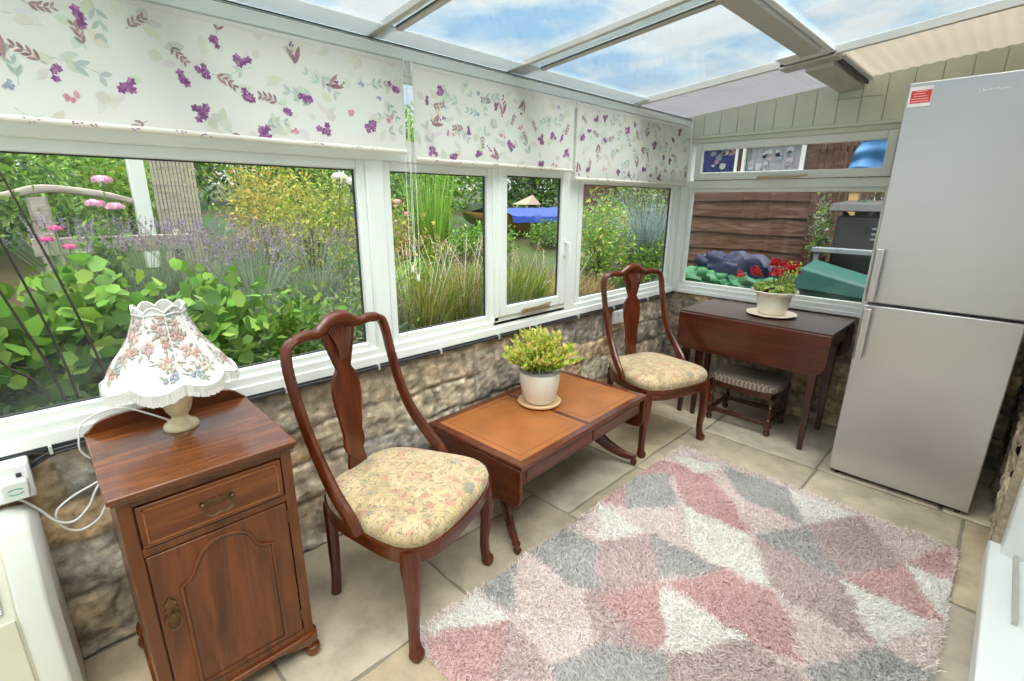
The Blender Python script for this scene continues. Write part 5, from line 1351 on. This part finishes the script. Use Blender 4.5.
for lab, x, y, rad, n, size, cols, sd in trees:
    g = float(gz(x, y)); t = thing('garden_tree', lab, 'tree', (x, y, g), 0, 'trees around the garden')
    b = MB(); b.tube([(0, 0, -.1), (.05, .03, .6), (.0, .1, 1.4)], [.16, .12, .07], 10, smooth_pts=3)
    for k in range(5):
        a = k*1.26+sd; b.tube([(.02, .05, .5+.1*k), (.7*cos(a), .7*sin(a), .9+.12*k), (1.3*cos(a), 1.3*sin(a), 1.2+.14*k)], [.06, .04, .02], 6)
    b.build('trunk', 'brown_bark', t, smooth=True)
    leaves('crown', t, (0, 0, rad[2]*.85), rad, n, size, cols, sd, lump=.22, asp=.5)
# wooden rail and posts, striped hurdle, white post
t = thing('rustic_rail', 'weathered wooden rail on a short post, left of the striped fence panel', 'rail fence', (-5.6, .35, float(gz(-5.6, .35))))
g0 = float(gz(-5.6, .35))
MB().tube([(0, -.95, 1.36-g0), (0, -.40, 1.47-g0), (0, -.15, 1.535-g0), (0, .20, 1.50-g0), (0, .42, 1.44-g0)], [.035, .040, .042, .036, .030], 8, smooth_pts=4, sq=(.8, .6)).build('rail', 'grey_wood', t, smooth=True)
MB().tube([(.02, -.18, 0), (.0, -.20, 1.47-g0)], [.07, .065], 8, sq=(.8, 1)).build('post', 'grey_wood', t, smooth=True)
t = thing('gate_post', 'pale square post between the rail and the striped fence panel', 'post', (-5.6, .84, g0))
MB().box((-.05, -.06, 0), (.05, .06, 1.90-g0)).build('shaft', 'post_pale', t, bevel=.01)
MB().box((-.06, -.07, 1.90-g0), (.06, .07, 1.93-g0)).build('cap', 'grey_wood', t, bevel=.008)
t = thing('hurdle_panel', 'grey striped upright slat fence panel leaning above the lavender', 'fence panel', (-5.6, 1.06, g0), .05)
b = MB(); rnd = random.Random(3)
for k in range(12):
    y = -.12+k*.030; b.box((rnd.uniform(-.01, .01), y, 0), (.016+rnd.uniform(-.004, .004), y+.022, 1.90-g0-.002*k+rnd.uniform(-.01, .01)))
b.build('slats', 'grey_wood', t)
b = MB(); b.box((-.02, -.13, .55), (0, .24, .60)); b.box((-.02, -.13, 1.78-g0), (0, .24, 1.83-g0)); b.build('cross_bar', 'grey_wood', t)
for lab, yy, zz, L_, x in (('long grey sleeper edging under the pink phlox', .55, 1.18, 1.0, -5.0), ('low grey plank edging outside the casement', 3.75, .62, 1.6, -3.5), ('low plank edging outside the pane next to the corner', 5.35, .70, 1.1, -3.6), ('upper plank edging outside the pane next to the corner', 6.5, .98, 1.6, -4.4)):
    g = float(gz(x, yy)); s = thing('timber_edging', lab, 'plank', (x, yy, g), 0, 'plank edging on the bank')
    MB().box((-.03, -L_/2, zz-g-.13), (.03, L_/2, zz-g)).build('board', 'grey_wood', s, bevel=.006)
    for q in (-.4, .4): MB().box((-.07, q*L_-.03, -.05), (-.03, q*L_+.03, zz-g+.03)).build('peg', 'grey_wood', s, bevel=.004)

# grasses outside the casement and second pane
gr = [('tall tan and green grass clump behind the second pane, leftmost', -2.95, 1.95, .22, .64, 1000, TAN+G_MID+G_YEL, 121, 14),
      ('tall tan grass clump behind the middle of the second pane', -3.0, 2.40, .24, .66, 1100, TAN+G_MID, 122, 16),
      ('green grass clump behind the opening casement', -3.0, 2.95, .26, .62, 1100, G_MID+G_YEL+TAN[:1], 123, 12),
      ('tan grass clump behind the right part of the casement', -3.1, 3.50, .26, .62, 1000, TAN+G_YEL[:2], 124, 14),
      ('rusty tan grass clump behind the pane next to the corner', -3.1, 4.15, .24, .50, 1000, TAN+[(.42, .20, .08)], 125, 0),
      ('brown grass clump low behind the farther chair back', -2.80, 3.75, .22, .40, 900, [(.42, .24, .10), (.30, .18, .08)]+G_MID[:1], 126, 0),
      ('short dark grass tuft at the foot of the second pane', -2.68, 2.20, .20, .36, 900, G_DRK+G_MID+TAN[:1], 127, 0),
      ('short dark grass tuft at the foot of the casement', -2.68, 3.0, .20, .36, 900, G_DRK+G_MID+TAN[3:], 128, 0)]
for lab, x, y, s, h, n, cols, sd, pl in gr: grass(lab, x, y, s, h, n, cols, sd, plume=pl or None)
grass('blue grey spiky grass clump behind the pane next to the corner', -3.45, 5.95, .24, 1.12, 1100, G_BLU, 131, w=.007, lean=.55)
grass('fine upright bamboo clump behind the left part of the second pane', -4.2, 3.0, .16, 1.25, 260, G_FRS, 132, w=.006, lean=.18, cat='bamboo')
sh2 = [('feathery bright green shrub behind the pane next to the corner', -3.5, 4.95, (.34, .42, .56), 3400, .055, G_FRS+G_YEL, 141),
       ('round green shrub below the blue grey grass', -3.2, 5.6, (.36, .36, .34), 2200, .05, G_MID+G_YEL[:1], 142),
       ('bushy green shrub between bamboo and boat', -4.9, 4.3, (.40, .40, .22), 1900, .06, G_MID+G_FRS, 143),
       ('dark green shrub under the boat end', -5.1, 5.9, (.35, .5, .20), 1600, .06, G_MID+G_DRK[:2], 144),
       ('green shrub behind the blue grey grass', -4.8, 8.0, (.7, .6, .60), 2800, .07, G_MID+G_GRY, 145)]
for lab, x, y, rad, n, size, cols, sd in sh2: shrub('garden_shrub', lab, x, y, rad, n, size, cols, sd)

# small boat under a blue cover on a timber cradle
def boat():
    x, y = -6.2, 6.40; g = float(gz(x, y))
    t = thing('covered_boat', 'small varnished boat under a blue cover behind the grasses', 'boat', (x, y, g), radians(0))
    st = 13; vs = []; L_ = 2.7
    for i in range(st):
        u = i/(st-1); yy = -L_/2+L_*u; w = .50*(1-abs(2*u-1)**2.6)**.6+.02; d = .34*(1-abs(2*u-1)**3)+.02; top = 1.22-g+.08*(2*u-1)**2
        for k in range(9):
            a = PI*k/8; vs.append((w*cos(a), yy, top-d*sin(a)**.8))
    fs = [(i*9+k, i*9+k+1, (i+1)*9+k+1, (i+1)*9+k) for i in range(st-1) for k in range(8)]
    MB().add(vs, fs, 0, (.40, .24, .07)).build('hull', 'crumpled', t, smooth=True)
    vs = []; rnd = random.Random(2)
    for i in range(st*2-1):
        u = i/(2*st-2)*.80+.21; yy = -L_/2*1.02+L_*1.04*min(u, 1); u = min(u, 1); w = .54*(1-abs(2*u-1)**5)**.6+.03; top = 1.22-g+.08*(2*u-1)**2
        for k in range(11):
            a = PI*k/10; s = sin(a); vs.append(((w+.01)*cos(a), yy, top-.06*(1-s)+.13*s*(1-.35*abs(2*u-1))+rnd.uniform(-.01, .01)-(.05 if k in (0, 10) else 0)))
    fs = [(i*11+k, i*11+k+1, (i+1)*11+k+1, (i+1)*11+k) for i in range(2*st-2) for k in range(10)]
    MB().add(vs, fs, 0, (.008, .05, .30)).build('cover', 'crumpled', t, smooth=True)
    for yy in (-.8, .8): MB().box((-.45, yy-.05, -.05), (.45, yy+.05, .93-g)).build('cradle', 'timber_yellow', t, bevel=.01)
boat()
t = thing('garden_tent', 'small pale pointed canvas top behind the covered boat', 'tent', (-8.2, 8.6, float(gz(-8.2, 8.6))))
g0 = float(gz(-8.2, 8.6)); 
MB().add([(-.24, -.24, 1.38-g0), (.24, -.24, 1.38-g0), (.24, .24, 1.38-g0), (-.24, .24, 1.38-g0), (.1, .1, 1.60-g0)], [(0, 1, 4), (1, 2, 4), (2, 3, 4), (3, 0, 4), (3, 2, 1, 0)], 0, (.36, .28, .20)).build('canopy', 'crumpled', t)
for a, c in ((-.2, -.2), (.2, -.2), (.2, .2), (-.2, .2)): MB().box((a-.02, c-.02, -.05), (a+.02, c+.02, 1.38-g0)).build('pole', 'grey_wood', t)

# ---- the yard behind the end wall
def lap_fence(name, label, x0, x1, y, z0, z1, nb, post_right=True, seed=1):
    t = thing(name, label, 'fence', (x0, y, z0)); rnd = random.Random(seed); W = x1-x0; h = (z1-z0)/nb
    b = MB()
    for k in range(nb):
        za = k*h; n = 10; vs = []
        for j in range(n+1):
            u = j/n*W; wv = .006*sin(u*5+k*2)+rnd.uniform(-.003, .003)
            vs += [(u, -.030, za+wv), (u, -.008, za+h*1.25+wv), (u, .004, za+h*1.25+wv), (u, -.016, za+wv)]
        fs = []
        for j in range(n):
            for q in range(4): fs.append((j*4+q, j*4+(q+1) % 4, (j+1)*4+(q+1) % 4, (j+1)*4+q))
        b.add(vs, fs)
    b.build('lap_boards', 'old_fence', t)
    for u in ((.0, W/2, W-.04) if post_right else (.0,)):
        MB().box((u, -.055 if u > W*.9 else .004, 0), (u+.045, -.02 if u > W*.9 else .03, z1-z0+.03)).build('batten', 'old_fence', t, bevel=.003)
    return t
lap_fence('lap_fence_panel', 'weathered brown overlapping board fence seen through the end window', -2.78, -1.40, 5.5, .15, 1.66, 9)
lap_fence('lap_fence_panel', 'brown board fence seen behind the pane next to the corner', -7.2, -4.1, 9.4, .40, 1.78, 9, seed=4)
shrub('climbing_plant', 'loose pale green climber on the fence end beside the dark shelving', -1.28, 5.35, (.09, .12, .45), 700, .045, G_GRY+G_MID, 151, 'plants in the back yard', zc=1.0, cat='climber')
shrub('garden_shrub', 'small green shrub low at the right end of the board fence', -1.30, 4.85, (.16, .18, .20), 700, .05, G_YEL+G_FRS, 152, 'plants in the back yard', zc=.62)
def lumpy(name, label, cat, x, y, z, rad, col, seed, mat='crumpled', amp=.16, rest=0):
    rs = np.random.RandomState(seed); n, m = 40, 22; V = []; C = []
    for i in range(m+1):
        ph = -PI/2+PI*i/m
        for k in range(n):
            a = 2*PI*k/n; d = np.array([cos(ph)*cos(a), cos(ph)*sin(a), sin(ph)]); d = np.sign(d)*np.abs(d)**.7
            q = 1+amp*(sin(d[0]*5+seed)*cos(d[1]*6)+.5*sin(d[2]*11+d[0]*9+seed)+.35*sin(d[0]*23+d[2]*17))
            V.append((rad[0]*d[0]*q, rad[1]*d[1]*q, max(0, rad[2]*(1+d[2]*q)))); C.append(tuple(c*(1+.15*sin(7*a+i)) for c in col))
    o = MB(); F = [(i*n+k, i*n+(k+1) % n, (i+1)*n+(k+1) % n, (i+1)*n+k) for i in range(m) for k in range(n)]
    o.add(V, F); o.c = C; ob = o.build(name, mat, None, smooth=True); ob.location = (x, y, z); return tag(ob, label, cat)
gy = float(gz(-1.7, 4.6))
t = thing('garden_bench', 'dark low bench in the yard carrying the green and blue covers', 'bench', (-1.75, 4.62, gy))
MB().box((-.55, -.22, .40), (.55, .22, .44)).build('seat', 'bin_black', t, bevel=.006)
for a in (-.48, .48):
    for c in (-.17, .17): MB().box((a-.03, c-.03, 0), (a+.03, c+.03, .40)).build('leg', 'bin_black', t)
lumpy('green_sheet', 'crumpled bright green plastic sheet on the dark bench, left', 'tarpaulin', -2.02, 4.58, gy+.44, (.26, .18, .15), (.018, .15, .05), 3)
lumpy('green_sheet', 'crumpled bright green plastic sheet on the dark bench, right', 'tarpaulin', -1.55, 4.58, gy+.44, (.26, .18, .13), (.018, .14, .055), 5)
lumpy('blue_cover', 'crumpled dark blue cover heaped over the green sheets', 'tarpaulin', -1.80, 4.72, gy+.44, (.36, .14, .22), (.004, .008, .05), 8)
def bins():
    y = 5.3; g = float(gz(-.9, y))
    t = thing('storage_bin', 'black slatted shelving unit with louvres behind the right of the end window', 'bin', (-.86, y, g))
    b = MB(); b.box((-.30, 0, 0), (.34, .5, 1.22)); b.build('cabinet', 'bin_black', t, bevel=.02)
    b = MB()
    for k in range(3): b.box((-.02, -.012, 1.02+k*.045), (.26, .0, 1.035+k*.045))
    b.build('louvre', 'house_render', t)
    MB().hexa([(-.38, -.05, 1.26), (.38, -.05, 1.26), (.38, .55, 1.26), (-.38, .55, 1.26)], [(-.36, 0, 1.33), (.36, 0, 1.33), (.34, .52, 1.36), (-.34, .52, 1.36)]).build('lid', 'bin_black', t, bevel=.01)
    MB().box((-.42, -.16, .90), (.42, -.02, .94)).build('shelf_board', 'house_render', t, bevel=.004)
    for s in (-.38, .38): MB().box((s-.02, -.14, 0), (s+.02, -.04, .90)).build('shelf_leg', 'house_render', t)
    t = thing('timber_beam', 'yellow timber beam across the top of the yard behind the black bin', 'beam', (-.80, 6.0, float(gz(-.8, 6))))
    MB().box((-.45, -.04, 1.42), (.65, .04, 1.52)).build('beam', 'timber_yellow', t, bevel=.006)
    for s in (-.40, .60): MB().box((s-.04, -.03, 0), (s+.04, .03, 1.42)).build('post', 'timber_yellow', t)
bins()
t = thing('storage_box', 'teal green lidded garden box at the right foot of the end window', 'box', (-.86, 4.70, float(gz(-.83, 4.5))))
b = MB(); b.hexa([(-.30, -.18, 0), (.30, -.18, 0), (.30, .18, 0), (-.30, .18, 0)], [(-.34, -.20, .66), (.34, -.20, .66), (.34, .20, .66), (-.34, .20, .66)], 0, (.004, .065, .055)); b.build('tub', 'crumpled', t, bevel=.02)
b = MB(); b.hexa([(-.36, -.22, .66), (.36, -.22, .62), (.36, .22, .66), (-.36, .22, .70)], [(-.32, -.18, .84), (.34, -.18, .70), (.34, .20, .72), (-.32, .20, .88)], 0, (.006, .085, .07)); b.build('lid', 'crumpled', t, bevel=.02)
lumpy('flower_trough', 'dark mass of red flowering bedding behind the black bin lid', 'flower bed', -.98, 5.62, float(gz(-.98, 5.6)), (.22, .14, .62), (.05, .09, .04), 12, amp=.2)
for i, (dx, dz) in enumerate(((-.12, 1.20), (.0, 1.24), (.13, 1.19))):
    pass
# added outbuilding window imitating transom reflections, and the tarpaulins on its wall
def reflection_house():
    y = 9.0; g = float(gz(-3, y)); x0, x1 = -5.6, -2.0
    t = thing('outbuilding', 'added brown boarded outbuilding whose long white framed window imitates reflections in the transom', 'building', (x0, y, g))
    W = x1-x0; b = MB(); wz0, wz1 = 1.98-g, 2.50-g; a, c = .95, 3.05
    b.box((0, 0, -.1), (W, 2.5, wz0)); b.box((0, 0, wz0), (a, 2.5, wz1)); b.box((c, 0, wz0), (W, 2.5, wz1)); b.box((0, 0, wz1), (W, 2.5, 2.9-g)); b.box((a, .4, wz0), (c, 2.5, wz1))
    b.build('wall', 'old_fence', t)
    w = MB(); 
    for lo, hi in (((a, -.04, wz0-.06), (c, .08, wz0)), ((a, -.02, wz1-.05), (c, .06, wz1)), ((a, -.02, wz0), (a+.07, .06, wz1)), ((c-.07, -.02, wz0), (c, .06, wz1)), ((a+1.01, -.02, wz0), (a+1.06, .06, wz1)), ((a+1.13, -.02, wz0), (a+1.18, .06, wz1))): w.box(lo, hi)
    w = w.build('window', 'sill_white', t, bevel=.006)
    MB().box((a+1.06, -.01, wz0), (a+1.13, .05, wz1)).build('mullion', 'old_fence', w)
    MB().box((a+.07, .03, wz0), (c-.07, .035, wz1-.05)).build('pane', 'window_glass', w)
    # added curtains imitating sky and blind reflections in the transom
    rnd = random.Random(6)
    def curtain(u0, u1, base, spots):
        b = MB(); n = 40; vs = []
        for j in range(n+1):
            u = u0+(u1-u0)*j/n; d = .14+.02*sin(j*1.3); vs += [(u, d, wz0), (u, d, wz1)]
        b.add(vs, [(2*j, 2*j+2, 2*j+3, 2*j+1) for j in range(n)], 0, base)
        for _ in range(int((u1-u0)*26)):
            u, z = rnd.uniform(u0+.05, u1-.05), rnd.uniform(wz0+.05, wz1-.05); r = rnd.uniform(.03, .07); cc = rnd.choice(spots)
            b.add([(u, .112, z)]+[(u+r*cos(q*PI/4)*rnd.uniform(.7, 1.1), .112, z+r*sin(q*PI/4)*rnd.uniform(.6, 1)) for q in range(8)], [(0, 1+q, 1+(q+1) % 8) for q in range(8)], 0, cc)
        return b.build('curtain', 'petal', t)
    curtain(a+.07, a+1.04, (.04, .05, .36), [(.85, .85, .80), (.80, .40, .45), (.35, .40, .60)])['label'] = 'added deep blue curtain with white flowers, imitating a reflection in the transom'
    curtain(a+1.16, c-.07, (.80, .78, .86), [(.95, .95, .97), (.60, .62, .76), (.90, .76, .80), (.95, .95, .97)])['label'] = 'added pale lilac and white curtain, imitating a reflection in the transom'
    MB().hexa([(-.2, -.3, 2.85-g), (W+.2, -.3, 2.85-g), (W+.2, 2.7, 3.4-g), (-.2, 2.7, 3.4-g)], [(-.2, -.3, 2.92-g), (W+.2, -.3, 2.92-g), (W+.2, 2.7, 3.47-g), (-.2, 2.7, 3.47-g)]).build('roof', 'bin_black', t)
    y = 7.6; g = float(gz(-1.6, y))
    t = thing('slat_screen', 'brown upright slat screen right of the outbuilding window', 'screen', (-2.05, y, g))
    b = MB()
    for k in range(15): b.box((k*.075, rnd.uniform(-.01, .01), 0), (k*.075+.055, .02, 2.45-g+rnd.uniform(-.02, .02)))
    b.build('slats', 'old_fence', t)
    for z in (.4, 2.1-g): MB().box((0, .02, z), (1.12, .05, z+.07)).build('cross_rail', 'old_fence', t)
    b = MB(); n = 16; vs = []
    for i in range(n+1):
        for j in range(n+1):
            u, v = i/n, j/n; vs.append((-1.62+.60*u+.10*v, 7.50-.05*sin(u*9+v*4)-.03*cos(v*13), 1.86+.55*v*(1-.25*(1-u))+.03*sin(u*7)))
    fs = [(i*(n+1)+j, (i+1)*(n+1)+j, (i+1)*(n+1)+j+1, i*(n+1)+j+1) for i in range(n) for j in range(n)]
    o = MB().add(vs, fs, 0, (.06, .22, .48)).build('blue_tarpaulin', 'crumpled', None, smooth=True)
    s = o.modifiers.new('solid', 'SOLIDIFY'); s.thickness = .01
    tag(o, 'bright blue tarpaulin hung on the slat screen at the right of the transom', 'tarpaulin')
reflection_house()
# ---------------------------------------------------------------- world, sun, camera
w = bpy.data.worlds.new('sky'); SC.world = w; w.use_nodes = True
nt = w.node_tree; nt.nodes.clear()
out = nt.nodes.new('ShaderNodeOutputWorld'); bg = nt.nodes.new('ShaderNodeBackground')
tc = nt.nodes.new('ShaderNodeTexCoord')
mp = nt.nodes.new('ShaderNodeMapping'); mp.inputs['Scale'].default_value = (1, 1, 3.0); mp.inputs['Location'].default_value = SKY_OFF
nt.links.new(tc.outputs['Generated'], mp.inputs['Vector'])
f = noise(nt, mp.outputs[0], 5.5, 7, .55, .15)
cl = ramp(nt, f, [(.38, (.42, .68, .95)), (.48, (.72, .86, .97)), (.56, (.95, .97, .98))])
sx = nt.nodes.new('ShaderNodeSeparateXYZ'); nt.links.new(tc.outputs['Generated'], sx.inputs[0])
hz = ramp(nt, sx.outputs[2], [(.02, (1, 1, 1)), (.24, (.0, .0, .0))])
cl = mixc(nt, hz, cl, (.96, .98, 1.0))
up = ramp(nt, sx.outputs[2], [(.40, (0, 0, 0)), (.65, (1, 1, 1))])
cl = mixc(nt, up, cl, (1.0, .985, .96))
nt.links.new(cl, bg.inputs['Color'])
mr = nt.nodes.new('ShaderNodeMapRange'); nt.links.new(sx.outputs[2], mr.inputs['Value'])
mr.inputs['From Min'].default_value = .42; mr.inputs['From Max'].default_value = .85; mr.inputs['To Min'].default_value = SKY_LO; mr.inputs['To Max'].default_value = SKY_HI  # strength raised overhead, above the visible band of sky, to light the room
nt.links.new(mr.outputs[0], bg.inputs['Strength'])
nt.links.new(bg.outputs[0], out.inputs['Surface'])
ld = bpy.data.lights.new('sun', 'SUN'); ld.energy = SUN_E; ld.angle = radians(35); ld.color = (1, .975, .94)
lo = bpy.data.objects.new('sun', ld); COL.objects.link(lo)
lo.rotation_euler = Vector(SUN_FROM).to_track_quat('Z', 'Y').to_euler()
lo.location = (0, 0, 8)

cam = bpy.data.cameras.new('camera'); co = bpy.data.objects.new('camera', cam); COL.objects.link(co); SC.camera = co
cam.sensor_width = 36; cam.lens = 486.8*36/1024; cam.clip_start = .02; cam.clip_end = 200
yaw, pitch, roll = .788046, .281112, .0088405
fw = Vector((-sin(yaw)*cos(pitch), cos(yaw)*cos(pitch), -sin(pitch)))
r = Vector((cos(yaw), sin(yaw), 0)); u = r.cross(fw)
r2 = r*cos(roll)+u*sin(roll); u2 = -r*sin(roll)+u*cos(roll)
M = Matrix((r2, u2, -fw)).transposed().to_4x4(); M.translation = Vector((0, 0, 1.48)); co.matrix_world = M
vs = SC.view_settings
vs.view_transform = 'Standard'; vs.look = 'None'; vs.gamma = 1; vs.use_curve_mapping = False; vs.exposure = EXPOSURE
SC.cycles.max_bounces = 10; SC.cycles.transparent_max_bounces = 24; SC.cycles.diffuse_bounces = 5
SC.cycles.use_denoising = True
SC.cycles.caustics_reflective = False; SC.cycles.caustics_refractive = False
SC.cycles.sample_clamp_indirect = 6
